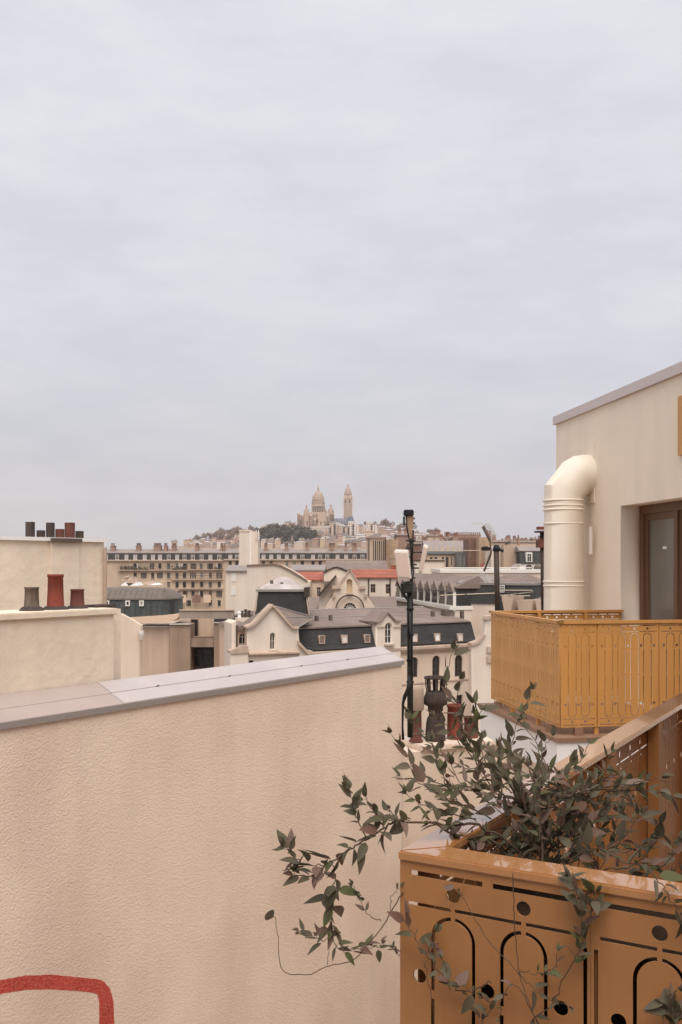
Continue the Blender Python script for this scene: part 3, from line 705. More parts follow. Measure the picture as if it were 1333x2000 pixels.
# ------------------------------------------------------------------ chimney between the wall and the balcony
K = Fac(790, 17.3, 1000, 18.2)
ch = K.root('pot_chimney', 'pinkish chimney with dark cowl and red pots beside the antenna mast', 'chimney')
ax, az = K.uz(800, 1470); bx, _ = K.uz(988, 1470)
zk = K.uz(890, 1462)[1]
bm = BM(); box(bm, K.U(787), bx, 0, 0.9, 0.3, zk); mk('wall', bm, STUCCO_NEAR, ch)
bm = BM(); box(bm, K.U(822), bx + 0.05, -0.07, 0.95, zk + 0.001, zk + 0.10); bmesh.ops.bevel(bm, geom=bm.edges[:], offset=0.015, segments=2, affect='EDGES'); mk('crown', bm, STUCCO_NEAR, ch)
def kz(px, py, dy=0.35): return K.uz(px, py, dy)
def cowl(px):
    x, z0 = kz(px, 1447); s = 17.9 / FPX
    pts = [(19, 1447), (20, 1440), (19.5, 1425), (18, 1408), (16.5, 1400), (15, 1397), (13, 1395), (13, 1386), (15, 1384), (15, 1376), (23, 1372), (24, 1362), (20, 1352), (18.5, 1347)]
    bm = BM(); lathe(bm, [(r * s, (1447 - y) * s) for r, y in pts], 24); o = mk('cowl_pot', bm, SOOT_DARK, ch, (x, 0.35, z0 - 0.03), smooth=True)
    # crown of upright blades with openings between, under a ring
    for k in range(8):
        a = 2 * math.pi * (k + 0.5) / 8; bm = BM()
        r0, r1 = 18.2 * s, 21.5 * s; w = 0.30
        ring = []
        pts_ = []
        for rr_, z_ in ((r0, (1447 - 1347) * s), (r1, (1447 - 1319) * s)):
            for aa in (a - w / 2, a + w / 2):
                for q in (0, 0.014): pts_.append(((rr_ - q) * math.cos(aa), (rr_ - q) * math.sin(aa), z_))
        A0, A1, B0, B1, C0, C1, D0, D1 = pts_
        hexa(bm, [A0, B0, B1, A1, C0, D0, D1, C1]); mk('blade', bm, SOOT_DARK, o)
    bm = BM(); r1 = 21.8 * s; zz = (1447 - 1322) * s
    lathe(bm, [(r1, zz), (r1 * 1.04, zz + 0.015), (r1 * 1.02, zz + 0.035), (r1 * 0.88, zz + 0.035), (r1 * 0.88, zz)], 24); mk('top_ring', bm, SOOT_DARK, o, smooth=True)
cowl(851)
x0k = 0.35
def kpot(px, y0, y1, w, mat, dy=0.35):
    x, z1 = kz(px, y0, dy); z0 = kz(px, y1, dy)[1]; r = w / 2 * 17.9 / FPX
    bm = BM(); lathe(bm, pot_profile(r, z1 - z0, True, 1.03), 20); mk('chimney_pot', bm, mat, ch, (x, dy, z0 - 0.02), smooth=True)
kpot(889, 1374, 1446, 30, TERRA); kpot(921, 1398, 1446, 28, TERRA_DARK); kpot(813, 1384, 1446, 22, TERRA_DARK); kpot(952, 1420, 1446, 26, TERRA_DARK, 0.5)
bm = BM(); x, z0 = kz(814, 1387); s = 17.9 / FPX
lathe(bm, [(13 * s, 0), (15 * s, 0.02), (14 * s, 40 * s), (11 * s, 47 * s), (9 * s, 47 * s)], 18); mk('metal_cowl', bm, STONE_TRIM, ch, (x, 0.35, z0), smooth=True)

# ------------------------------------------------------------------ antenna mast
AM = root('antenna_mast', 'dark green antenna mast with cables rising beside the chimney', 'mast', tuple(P(803, 1445, 17.10)))
def wp(px, py, Y=17.10): return P(px, py, Y)
bm = BM(); tube(bm, [wp(802, 1440), wp(801, 1150)], 0.052, 12); mk('lower_pole', bm, DARK_METAL, AM, world_of=AM, smooth=True)
bm = BM(); tube(bm, [wp(802, 1160), wp(804, 1100), wp(804, 1000)], 0.022, 10); mk('upper_pole', bm, M('greenish_steel', (0.09, 0.075, 0.055), 0.6), AM, world_of=AM, smooth=True)
bm = BM(); hexa(bm, [tuple(wp(x, y, Y)) for x, y, Y in ((800, 1052, 17.02), (805, 1052, 17.02), (805, 1052, 17.10), (800, 1052, 17.10), (794, 1008, 17.00), (809, 1008, 17.00), (809, 1008, 17.12), (794, 1008, 17.12))]); mk('tapered_housing', bm, M('tan_plastic', (0.36, 0.24, 0.15), 0.6), AM, world_of=AM)
bm = BM(); a, b = wp(790, 1007, 16.90), wp(809.5, 995, 16.90); box(bm, a.x, b.x, 16.95, 17.15, a.z, b.z); bmesh.ops.bevel(bm, geom=bm.edges[:], offset=0.015, segments=2, affect='EDGES'); mk('head_unit', bm, RUBBER, AM, world_of=AM)
bm = BM(); a, b = wp(787.5, 1026), wp(791, 1009); box(bm, a.x, b.x, 17.00, 17.10, a.z, b.z); mk('side_box', bm, DARK_METAL, AM, world_of=AM)
for yy in (1013, 1022):
    bm = BM(); tube(bm, [wp(805, yy), wp(809.5, yy), wp(810, yy - 1.5)], 0.018, 8); mk('knob', bm, RUBBER, AM, world_of=AM)
for path in ([(794, 1008), (795, 1030), (799, 1050), (804, 1075), (805, 1100)], [(808, 1035), (807, 1060), (806, 1090), (808, 1120), (803, 1160)], [(775, 1137), (779, 1143), (786, 1160), (796, 1168), (798, 1200), (800, 1250)], [(784, 1140), (789, 1158), (797, 1170), (797, 1230), (799, 1300)], [(790, 1140), (786, 1150), (790, 1165), (799, 1175)], [(806, 1140), (806, 1180), (805, 1250), (805, 1320)], [(801, 1320), (797, 1345), (790, 1360), (787, 1380), (786, 1420), (788, 1445)], [(803, 1330), (796, 1352), (788, 1372), (786, 1410)]):
    bm = BM(); tube(bm, [wp(x, y, 17.00) for x, y in path], 0.012 if path[0][1] < 1300 else 0.024, 8); mk('cable', bm, RUBBER, AM, world_of=AM, smooth=True)
for x0, x1, y in ((793, 812, 1056), (795, 815, 1102), (793, 808, 1070), (795, 812, 1128)):
    bm = BM(); tube(bm, [wp(x0, y, 17.05), wp(x1, y + 1, 17.05)], 0.014, 8); mk('cross_bolt', bm, RUBBER, AM, world_of=AM)
for yy in (1190, 1240, 1290, 1332):
    bm = BM(); a = wp(801.5, yy); lathe(bm, [(0.055, -0.02), (0.066, -0.015), (0.066, 0.015), (0.055, 0.02)], 12, tuple(a)); mk('strap', bm, RUBBER, AM, world_of=AM)
bm = BM(); lathe(bm, [(0.07, -0.1), (0.10, -0.08), (0.11, 0.06), (0.06, 0.1)], 10, tuple(wp(796, 1147, 17.05))); mk('clamp', bm, DARK_METAL, AM, world_of=AM)

def panel_antenna(quad, Y, th, side, label, name='panel_antenna'):
    """front face quad (four photo corners, top-left first), thickness going back"""
    f = [wp(x, y, Y) for x, y in quad]; back = Vector((side, th, 0.0)); top = Vector((0, 0, 0.06))
    r = root(name, label, 'antenna', tuple(wp(sum(q[0] for q in quad) / 4, quad[2][1], Y)))
    bm = BM(); hexa(bm, [tuple(f[3]), tuple(f[2]), tuple(f[2] + back), tuple(f[3] + back), tuple(f[0]), tuple(f[1]), tuple(f[1] + back + top * 0.5), tuple(f[0] + back + top * 0.5)])
    bmesh.ops.bevel(bm, geom=bm.edges[:], offset=0.012, segments=2, affect='EDGES'); mk('radome', bm, WHITE_PLASTIC, r, world_of=r)
    c = [p + Vector((0, -0.002, 0)) for p in f]; ctr = sum(c, Vector()) / 4
    inner = [ctr + (p - ctr) * 0.86 + Vector((0, -0.012, 0)) for p in c]
    dn = Vector((0, 0.02, 0)); i_ = inner; bm = BM(); hexa(bm, [tuple(v) for v in (i_[3], i_[2], i_[2] + dn, i_[3] + dn, i_[0], i_[1], i_[1] + dn, i_[0] + dn)]); mk('front_cover', bm, M('pinkish_plastic', (0.60, 0.46, 0.38), 0.5), r, world_of=r)
    for yy in (0.2, 0.8):
        m = f[1] + (f[2] - f[1]) * yy; bm = BM(); tube(bm, [m + back * 0.6, Vector(wp(804, 0, 17.10)) * 0 + Vector((wp(803.5, HY, 17.10).x, 17.10, m.z))], 0.014, 8); mk('bracket_arm', bm, DARK_METAL, r, world_of=r)
panel_antenna([(770, 1076), (797, 1077), (803, 1131), (778, 1130)], 16.82, 0.16, 0.03, 'wide white panel antenna on the side of the mast')
panel_antenna([(828, 1066), (837, 1068), (825, 1120), (817, 1119)], 17.05, 0.12, 0.01, 'slim tilted white panel antenna beside the mast')

# ------------------------------------------------------------------ aerial post and steel post on the roof behind the balcony
TV = root('aerial_post', 'rusty brown post carrying a television aerial above the balcony', 'aerial', tuple(P(972, 1215, 20)))
def tp(px, py, Y=20): return P(px, py, Y)
bm = BM(); tube(bm, [tp(973, 1215), tp(970, 1072)], 0.055, 12); mk('post', bm, BROWN_METAL, TV, world_of=TV, smooth=True)
bm = BM(); tube(bm, [tp(963, 1074), tp(979, 1074), tp(984, 1077)], 0.03, 8); mk('top_bracket', bm, RUBBER, TV, world_of=TV)
bm = BM(); lathe(bm, [(0.06, -0.06), (0.075, 0), (0.05, 0.07)], 12, tuple(tp(970.5, 1071))); mk('post_cap', bm, RUBBER, TV, world_of=TV)
bm = BM(); tube(bm, [tp(860, 1163), tp(958, 1159), tp(975, 1159)], 0.010, 6); mk('boom', bm, AERIAL, TV, world_of=TV)
bm = BM(); tube(bm, [tp(970, 1153), tp(1040, 1153), tp(1042, 1156), tp(985, 1163), tp(968, 1162), tp(966, 1157), tp(970, 1153)], 0.009, 6); mk('loop', bm, AERIAL, TV, world_of=TV)
bm = BM(); tube(bm, [tp(984, 1164), tp(1036, 1164)], 0.009, 6); mk('boom', bm, AERIAL, TV, world_of=TV)
for x in (909, 958, 995, 1010):
    bm = BM(); c = tp(x, 1161 if x < 960 else 1158); tube(bm, [c + Vector((0, -0.18, 0)), c + Vector((0, 0.18, 0))], 0.012, 6); mk('director', bm, RUBBER, TV, world_of=TV)
G2 = root('grid_aerial', 'tilted television grid aerial with black housing against the brick gable', 'aerial', tuple(tp(950, 1115, 22)))
for a, b, r, m in (((944, 1028), (958, 1056), 0.035, SOOT), ((958, 1056), (960, 1080), 0.02, SOOT), ((960, 1080), (946, 1116), 0.022, BROWN_METAL), ((840, 1076), (962, 1075), 0.009, AERIAL)):
    bm = BM(); tube(bm, [tp(*a, 22), tp(*b, 22)], r, 8); mk('rod', bm, m, G2, world_of=G2)
bm = BM(); lathe(bm, [(0.02, -0.05), (0.10, -0.03), (0.10, 0.02), (0.03, 0.05)], 14, tuple(tp(949, 1071, 22))); mk('housing', bm, RUBBER, G2, world_of=G2)
bm = BM()
for k in range(6):
    a = Vector((945 + k * 3.2, 1027 + k * 4.6)); tube(bm, [tp(a.x, a.y, 22), tp(a.x + 9 , a.y - 5 + k * 0.5, 22.1)], 0.006, 5)
for k in range(3): tube(bm, [tp(947 + k * 4, 1026 - k * 1.8, 22.05), tp(962 + k * 4, 1050 - k * 1.8, 22.05)], 0.006, 5)
for k in range(6): tube(bm, [tp(922 + k * 4, 1024 + k % 2, 22), tp(926 + k * 4, 1020 + k % 3, 22.2)], 0.005, 5)
mk('wire_grid', bm, AERIAL, G2, world_of=G2)
SP = root('flue_pipe', 'dark steel flue pipe with rain cap just beside the white duct', 'flue', tuple(P(1062, 1215, 18)))
bm = BM(); tube(bm, [P(1064, 1215, 18), P(1061, 1040, 18)], 0.055, 12); mk('pipe', bm, BROWN_METAL, SP, world_of=SP, smooth=True)
bm = BM(); c = P(1058, 1037, 18); box(bm, c.x - 0.10, c.x + 0.12, 17.85, 18.15, c.z - 0.03, c.z); mk('rain_cap', bm, BROWN_METAL, SP, world_of=SP)
bm = BM(); c = P(1058, 1031, 18); box(bm, c.x - 0.07, c.x + 0.1, 17.9, 18.1, c.z - 0.03, c.z + 0.02); mk('terracotta_block', bm, TERRA, SP, world_of=SP)
bm = BM(); c = P(1059, 1060, 18); box(bm, c.x - 0.09, c.x + 0.05, 17.9, 18.1, c.z - 0.09, c.z + 0.06); mk('side_vent', bm, TERRA_DARK, SP, world_of=SP)
FARPOT = M('dull_clay_pot', (0.24, 0.125, 0.09), 0.85, 0.2, 2)
# ================================================================== slate-drum apartment block to the left
LB = Fac(205, 85, 460, 85)
lb = LB.root('apartment_block', 'brown concrete apartment block with dark zinc-clad rounded attic', 'building')
def gz(fac, px, py, dy=0.0): return fac.uz(px, py, dy)[1]
def wallbox(fac, par, x0, x1, ytop, dy0, dy1, mat, name='wall', zbot=0.0, ybot=None):
    a, zt_ = fac.uz(x0, ytop, dy0); b = fac.U(x1, dy0); z0 = zbot if ybot is None else gz(fac, (x0 + x1) / 2, ybot, dy0)
    bm = BM(); box(bm, a, b, dy0, dy1, z0, zt_); return mk(name, bm, mat, par)
wallbox(LB, lb, 268, 331, 1224, 0.0, 8, BEIGE_CONC)
wallbox(LB, lb, 331.3, 372, 1220, -0.5, 8, BROWN_CONC)
wallbox(LB, lb, 372.3, 418, 1208, 2.2, 8, BEIGE_CONC, 'recessed_wall')
wallbox(LB, lb, 418.3, 456, 1217, -0.5, 8, BROWN_CONC)
wallbox(LB, lb, 268, 331, 1223, -0.15, -0.02, WINDOW_WHITE, 'edge_trim', ybot=1225)
wallbox(LB, lb, 331.3, 372, 1218.3, -0.7, -0.3, WINDOW_WHITE, 'edge_trim', ybot=1220)
wallbox(LB, lb, 418.3, 456, 1215.4, -0.7, -0.3, WINDOW_WHITE, 'edge_trim', ybot=1217)
wallbox(LB, lb, 418.3, 456, 1209, 0.2, 8, SLATE_GREEN, 'dark_upstand', ybot=1217)
wallbox(LB, lb, 350, 457, 1192.5, -0.9, -0.4, M('weathered_concrete', (0.36, 0.29, 0.235), 0.9, 0.15, 0.8, streak=0.3, sscale=1.2), 'parapet', ybot=1208)
wallbox(LB, lb, 350, 457, 1191, -1.0, -0.5, STONE_TRIM, 'parapet_lip', ybot=1193)
wallbox(LB, lb, 372.6, 417.7, 1246, -0.2, 2.19, BROWN_CONC, 'balcony_slab', ybot=1264)
window(lb, LB.U(372.8, 2.0), LB.U(387, 2.0), gz(LB, 380, 1246, 2.0), gz(LB, 380, 1210, 2.0), 2.02, 'none', False, WINDOW_DARK)
window(lb, LB.U(373, 2.0), LB.U(417, 2.0), gz(LB, 380, 1305, 2.0), gz(LB, 380, 1266, 2.0), 2.02, 'cross', False, WINDOW_DARK)
wallbox(LB, lb, 373, 417, 1245, -0.15, -0.1, DARK_METAL, 'handrail', ybot=1247)
# soffit
bm = BM(); prism(bm, LB.poly([(253, 1206), (352, 1200), (348, 1207), (336, 1214), (318, 1218), (280, 1217), (262, 1212)], -0.8), -0.8, 3.0); mk('curved_soffit', bm, CREAM_WARM, lb)
plan = [(-6, -0.5), (LB.U(322, -0.5), -0.5), (LB.U(349, 1.0), 1.2), (LB.U(349, 1.0), 3.6), (-6, 3.6)]
zz = [(1205, 0), (1190, 0.02), (1171, 0.05)]
bm = BM(); loft(bm, plan, [(gz(LB, 280, y, 0), d) for y, d in zz]); mk('attic_wall', bm, SLATE_GREEN, lb)
bm = BM(); loft(bm, inset_poly(plan, -0.06), [(gz(LB, 280, 1171, 0) + 0.001, 0.0), (gz(LB, 280, 1168, 0), 0.03), (gz(LB, 280, 1161, 0), 0.3), (gz(LB, 280, 1154, 0), 0.75), (gz(LB, 280, 1149.5, 0), 1.4), (gz(LB, 280, 1148, 0), 1.9)]); mk('attic_roof', bm, SLATE_TOP, lb)
for k in range(11):
    px = 212 + k * 10.5; x = LB.U(px, -0.5)
    bm = BM(); profx(bm, [(-0.56, gz(LB, 280, 1204, 0)), (-0.56, gz(LB, 280, 1190, 0)), (-0.51, gz(LB, 280, 1172, 0)), (-0.45, gz(LB, 280, 1172, 0)), (-0.45, gz(LB, 280, 1204, 0))], x - 0.03, x + 0.03); mk('standing_seam', bm, SLATE_GREEN, lb)
    bm = BM(); tube(bm, [(x, -0.56, gz(LB, 280, 1170, 0)), (x, -0.30, gz(LB, 280, 1161, 0)), (x, 0.16, gz(LB, 280, 1154, 0)), (x, 0.9, gz(LB, 280, 1149.4, 0))], 0.03, 5); mk('standing_seam', bm, SLATE_TOP, lb)
for px in (209, 249.5, 276.5):
    window(lb, LB.U(px - 4.5, -0.6), LB.U(px + 4.5, -0.6), gz(LB, 250, 1184, -0.6), gz(LB, 250, 1173, -0.6), -0.62, 'none', False, WINDOW_WHITE, PANE if px < 260 else PANE_SKY, fw=0.1)
bm = BM(); a = LB.uz(332, 1170, 0.6); b = LB.uz(341, 1200, 0.6); box(bm, a[0], b[0], 0.2, 0.62, b[1], a[1]); mk('side_window', bm, PANE, lb)
# bright wall with a sloped head in front of it
fw_ = Fac(232, 60, 278, 60)
f2 = fw_.root('gable_wall', 'narrow bright cream wall with sloping head beside the chimney stack', 'wall')
bm = BM(); prism(bm, [(fw_.U(215), 0), (fw_.U(276), 0)] + fw_.poly([(276, 1222), (262, 1213), (236, 1199), (215, 1199)]), 0, 0.5); mk('wall', bm, CREAM, f2)
bm = BM(); tube(bm, [(fw_.U(276.5), -0.08, 2), (fw_.U(276.5), -0.08, gz(fw_, 276, 1228))], 0.07, 8); mk('drain_pipe', bm, STONE_TRIM, f2)
bm = BM(); lathe(bm, [(0.07, -0.3), (0.18, 0.05), (0.18, 0.25)], 8, (fw_.U(276.5), -0.12, gz(fw_, 276, 1240))); mk('rainwater_head', bm, SHUTTER, f2)
# clutter on the roof terrace behind the drum
rt = root('roof_terrace_sheeting', 'heap of white sheeting on the roof terrace behind the rounded attic', 'sheeting', tuple(P(255, 1147, 110)))
for k, (px, py, w, h) in enumerate(((243, 1140, 14, 8), (254, 1133, 16, 12), (262, 1141, 18, 6), (285, 1139, 22, 4), (297, 1141, 22, 3), (240, 1130, 6, 8))):
    a = P(px - w / 2, py + h / 2, 110); b = P(px + w / 2, py - h / 2, 110); bm = BM()
    hexa(bm, [(a.x, 110, a.z), (b.x, 110, a.z), (b.x, 113, a.z), (a.x, 113, a.z), (a.x + 0.2, 110.3, b.z - 0.2), (b.x - 0.2, 110.1, b.z), (b.x - 0.3, 112.6, b.z), (a.x + 0.4, 112.8, b.z)]); mk('sheet', bm, WHITE_PAINT if k % 2 == 0 else STONE_TRIM, rt, world_of=rt)

# ================================================================== convent: front wing
CW = Fac(585, 78, 922, 87.5)
cw = CW.root('convent_wing', 'long cream convent wing with slate mansard, roof windows and arched windows', 'building')
zE = gz(CW, 850, 1266)            # eave
def wn(px, y0, y1, w, arch=True, kind='grid', fr=WINDOW_DARK, pn=PANE, fac=CW, dy=0.0):
    a, zt_ = fac.uz(px - w / 2, y0, dy); b, zl = fac.uz(px + w / 2, y1, dy); return (a, b, zl, zt_, arch, kind, fr, pn)
xr_ = CW.U(922)
facade(cw, [(-1, 0), (xr_, 0), (xr_, zE), (-1, zE)], [wn(810, 1284, 1323, 16), wn(853, 1281, 1321, 16), wn(897, 1279.5, 1321, 16), wn(899, 1358, 1384, 11, False), wn(812, 1360, 1388, 11, False)], CREAM, 12)
bm = BM(); profx(bm, [(-0.45, zE + 0.02), (-0.45, zE + 0.22), (0.1, zE + 0.4), (0.1, zE - 0.35), (-0.2, zE - 0.3)], -1, xr_); mk('cornice', bm, STONE_TRIM, cw)
bm = BM(); a = gz(CW, 860, 1331); box(bm, CW.U(745), xr_, -0.08, -0.002, a - 0.06, a + 0.06); mk('string_course', bm, STONE_TRIM, cw)
zS = gz(CW, 850, 1218, 0.4); zR = gz(CW, 700, 1189.5, 7.0)
bm = BM(); profx(bm, [(-0.3, zE + 0.41), (-0.1, zE + 0.7), (0.45, zS), (3, zS), (3, zE + 0.41)], -1, xr_ + 0.3); mk('slate_mansard', bm, SLATE, cw)
bm = BM(); profx(bm, [(0.3, zS + 0.003), (0.3, zS + 0.12), (4.2, zS + (zR - zS) * 0.55), (7.0, zR), (13, zS), (13, zS - 0.3), (3, zS + 0.003)], -1, xr_ + 0.1); mk('zinc_roof', bm, ZINC_ROOF, cw)
bm = BM(); tube(bm, [(-1, 7, zR + 0.02), (xr_, 7, zR + 0.02)], 0.09, 6); tube(bm, [(-1, 4.2, zS + (zR - zS) * 0.55 + 0.02), (xr_, 4.2, zS + (zR - zS) * 0.55 + 0.02)], 0.06, 6); mk('roof_ridge', bm, ZINC_EDGE, cw)
tilt = math.atan2(zS - (zE + 0.7), 0.55)
for i, (px, py, m) in enumerate(((626, 1249, ZINC_ROOF), (670, 1248, SHUTTER), (714, 1247, ZINC_ROOF), (806, 1246, SHUTTER), (850, 1244.5, WHITE_PAINT), (894, 1244.5, SHUTTER))):
    x, z = CW.uz(px, py, 0.15); yy = -0.1 + (z - zE - 0.7) / (zS - zE - 0.7) * 0.55
    fr = mk('roof_window', plate(rectp(-0.28, 0.28, -0.34, 0.34), [rectp(-0.22, 0.22, -0.27, 0.27)], 0.16, -0.14), STONE_TRIM, cw, (x, yy - 0.1, z))
    bm = BM(); box(bm, -0.275, 0.275, 0.021, 0.6, -0.335, 0.335); mk('window_cheek', bm, ZINC_ROOF, fr)
    bm = BM(); box(bm, -0.225, 0.225, -0.10, -0.07, -0.28, 0.28); mk('blind', bm, m, fr)
bm = BM(); tube(bm, [(CW.U(919), -0.12, 2), (CW.U(919), -0.12, zE - 0.3)], 0.06, 8); mk('drain_pipe', bm, STONE_TRIM, cw)
for px, py, s in ((618, 1212, .12), (645, 1210, .12), (845, 1202, .14), (872, 1203, .3), (902, 1201, .14)):
    x, z = CW.uz(px, py, 3.0); bm = BM(); box(bm, x - s, x + s, 2.8, 2.8 + 2 * s, z - 0.5, z + 0.25 + s); mk('roof_vent', bm, SOOT, cw)
# dormer pavilion of the wing
dm = CW.root('dormer_pavilion', 'gabled cream dormer with tall arched window breaking through the slate roof', 'dormer')
dpoly = [(CW.U(737, -.4), 0), (CW.U(783, -.4), 0)] + CW.poly([(783, 1213), (775, 1213), (767, 1206), (759, 1197), (751, 1206), (744, 1214), (737, 1214)], -.4)
facade(dm, dpoly, [wn(760, 1216, 1257, 14.5, True, 'grid', WINDOW_WHITE, PANE, CW, -.4)], CREAM_PALE, 2.2, -0.4)
for s in ([(736, 1214), (744.5, 1213), (759, 1195), (759, 1198), (745, 1216), (736, 1217)], [(784, 1212.5), (775, 1212), (759, 1195), (759, 1198), (774.5, 1215), (784, 1215.5)]):
    bm = BM(); prism(bm, CW.poly(s, -.6), -0.6, 2.0); mk('gable_coping', bm, ZINC_ROOF, dm)
for x0, x1 in ((737, 751.5), (768.5, 783)):
    a, z = CW.uz(x0, 1225, -.4); b = CW.U(x1, -.4); bm = BM(); box(bm, a, b, -0.5, -0.401, z - 0.05, z + 0.05); mk('impost_band', bm, STONE_TRIM, dm)
a, z = CW.uz(751, 1258.5, -.4); b = CW.U(769, -.4); bm = BM(); box(bm, a, b, -0.65, -0.401, z - 0.12, z); mk('window_sill', bm, STONE_TRIM, dm)
# right end wing
EW = Fac(922, 81, 985, 81.5)
ew = EW.root('convent_end_wing', 'pale gabled end of the convent behind the balcony corner', 'building')
facade(ew, [(EW.U(923), 0), (EW.U(990), 0)] + EW.poly([(990, 1190), (962, 1206), (951, 1208), (948, 1240), (936, 1254), (923, 1259)]), [wn(931, 1352, 1385, 6, True, 'none', WINDOW_WHITE, PANE, EW)], CREAM_PALE, 0.9)
bm = BM(); prism(bm, EW.poly([(922, 1257), (936, 1252), (947, 1239), (950, 1240), (938, 1256), (922, 1262)], -.2), -0.2, 0.9); mk('raked_coping', bm, STONE_TRIM, ew)
bm = BM(); prism(bm, EW.poly([(949, 1210), (952, 1204), (962, 1202), (963, 1207), (952, 1211)], -.2), -0.2, 0.9); mk('coping', bm, STONE_TRIM, ew)
for py in (1263, 1282): 
    a, z = EW.uz(951, py); bm = BM(); box(bm, a, a + 0.7, -0.2, -0.002, z - 0.5, z); mk('corbel', bm, STONE_TRIM, ew)
# big zinc roof rising to the right behind the wing
zr_ = root('zinc_roof_wing', 'low convent wing under a big brownish zinc hip roof', 'building', tuple(P(900, 1300, 97)))
pts = {k: P(*v) for k, v in dict(a=(800, 1213, 96), b=(965, 1213, 92), c=(965, 1167, 102), d=(945, 1168, 104), e=(872, 1190, 100), f=(820, 1190, 104)).items()}
bm = BM()
low = {k: Vector((v.x, v.y, 0)) for k, v in pts.items()}
poly_solid(bm, [[pts['a'], pts['b'], pts['e']], [pts['b'], pts['c'], pts['d'], pts['e']], [pts['a'], pts['e'], pts['d'], pts['f']]])
mk('zinc_roof', bm, ZINC_ROOF, zr_, world_of=zr_)
bm = BM(); tube(bm, [pts['b'], pts['e']], 0.07, 6); tube(bm, [pts['e'], pts['d'], pts['c']], 0.12, 6); mk('roof_ridge', bm, ZINC_EDGE, zr_, world_of=zr_)
bm = BM(); A_ = [pts['a'], pts['b'], pts['c'], pts['f']]; hexa(bm, [(p.x, p.y + 0.3, 0) for p in A_] + [(p.x, p.y + 0.3, min(pts['a'].z, pts['b'].z) - 0.2) for p in A_]); mk('wall', bm, CREAM, zr_, world_of=zr_)

# ================================================================== convent: gabled wing at left
GW = Fac(484, 73, 602, 74.5)
gw = GW.root('convent_gable_wing', 'cream gabled convent wing with one slim arched window', 'building')
gpoly = [(GW.U(484), 0), (GW.U(602), 0)] + GW.poly([(602, 1274), (596, 1268), (585, 1255), (583, 1226), (574, 1226), (567, 1219), (556, 1206), (546, 1194), (533, 1184), (520, 1196), (508, 1209), (496, 1221), (484, 1226)])
facade(gw, gpoly, [wn(533, 1236, 1269, 10.5, True, 'grid', WINDOW_WHITE, PANE, GW), wn(491, 1290, 1296, 9, False, 'none', WINDOW_DARK, PANE, GW)], CREAM_PALE, 1.0)
for s in ([(482, 1224), (495, 1219), (507, 1207.5), (519, 1194), (533, 1180), (533, 1185), (521, 1198), (509, 1211), (497, 1223), (482, 1228)], [(585, 1224), (575, 1223.5), (568, 1217), (557, 1204), (547, 1192), (533, 1180), (533, 1185), (545, 1197), (555, 1209), (566, 1222), (574, 1229), (585, 1228)], [(583, 1252), (586, 1254), (597, 1266), (603, 1272), (612, 1272), (612, 1276), (601, 1277), (594, 1270), (583, 1258)]):
    bm = BM(); prism(bm, GW.poly(s, -.3), -0.3, 0.9); mk('gable_coping', bm, STONE_TRIM, gw)
a, z = GW.uz(485, 1279); b = GW.U(584); bm = BM(); profx(bm, [(-0.35, z + 0.02), (-0.35, z + 0.12), (-0.002, z + 0.25), (-0.002, z - 0.15), (-0.1, z - 0.12)], a, b); mk('string_course', bm, STONE_TRIM, gw)
a, z = GW.uz(525, 1270.5); b = GW.U(541); bm = BM(); box(bm, a, b, -0.18, -0.002, z - 0.1, z); mk('window_sill', bm, STONE_TRIM, gw)
# roof slopes behind the gable
ra, rb_, rc, rd, rf_, rg_, rh_ = (P(*q) for q in ((533, 1184, 73.6), (606, 1203, 79.95), (613, 1208, 80.5), (580, 1227, 74.2), (540, 1183, 79.95), (468, 1216, 79.5), (470, 1228, 74.2)))
bm = BM(); poly_solid(bm, [[ra, rf_, rb_], [ra, rb_, rc], [ra, rc, rd], [ra, rh_, rg_], [ra, rg_, rf_]])
o = mk('zinc_roof', bm, ZINC_ROOF, gw); o.data.transform(gw.matrix_basis.inverted())
bm = BM(); tube(bm, [ra, rb_], 0.05, 5); tube(bm, [rc, rd], 0.05, 5); tube(bm, [ra.lerp(rd, .5), rb_.lerp(rc, .5)], 0.04, 5); o = mk('roof_roll', bm, ZINC_EDGE, gw); o.data.transform(gw.matrix_basis.inverted())
# annex with its arched window and the white pier
ax_ = GW.root('convent_annex', 'small pinkish annex with arched window left of the gabled wing', 'building')
facade(ax_, [(GW.U(462, 1.2), 0), (GW.U(487, 1.2), 0)] + GW.poly([(487, 1229), (462, 1229)], 1.2), [wn(475, 1237, 1259, 17, True, 'cross', WINDOW_WHITE, PANE, GW, 1.2)], CREAM_WARM, 6, 1.2)
bm = BM(); prism(bm, GW.poly([(459, 1231), (462, 1224), (488, 1218), (488, 1230)], 0.9), 0.9, 7); mk('roof_edge', bm, ZINC_ROOF, ax_)
bm = BM(); prism(bm, [(GW.U(453, .4), 0), (GW.U(462, .4), 0)] + GW.poly([(462, 1212), (453, 1218)], .4), 0.4, 3); mk('pier', bm, CREAM_PALE, ax_)
bm = BM(); prism(bm, GW.poly([(451, 1272), (472, 1262), (485, 1262), (485, 1276), (451, 1278)], -.2), -0.2, 1.1); mk('lean_to_roof', bm, STONE_TRIM, ax_)
bm = BM(); prism(bm, [(GW.U(450, -.1), 0), (GW.U(485, -.1), 0)] + GW.poly([(485, 1276), (450, 1278)], -.1), -0.1, 1.1); mk('lower_wall', bm, CREAM_PALE, ax_)
bm = BM(); tube(bm, [(GW.U(462.8, .3), 0.3, 2), (GW.U(462.8, .3), 0.3, gz(GW, 462, 1222))], 0.06, 8); mk('drain_pipe', bm, BROWN_METAL, ax_)
cl = GW.root('chimney_cluster', 'small dark pots clustered on the roof left of the slate pavilion', 'chimney')
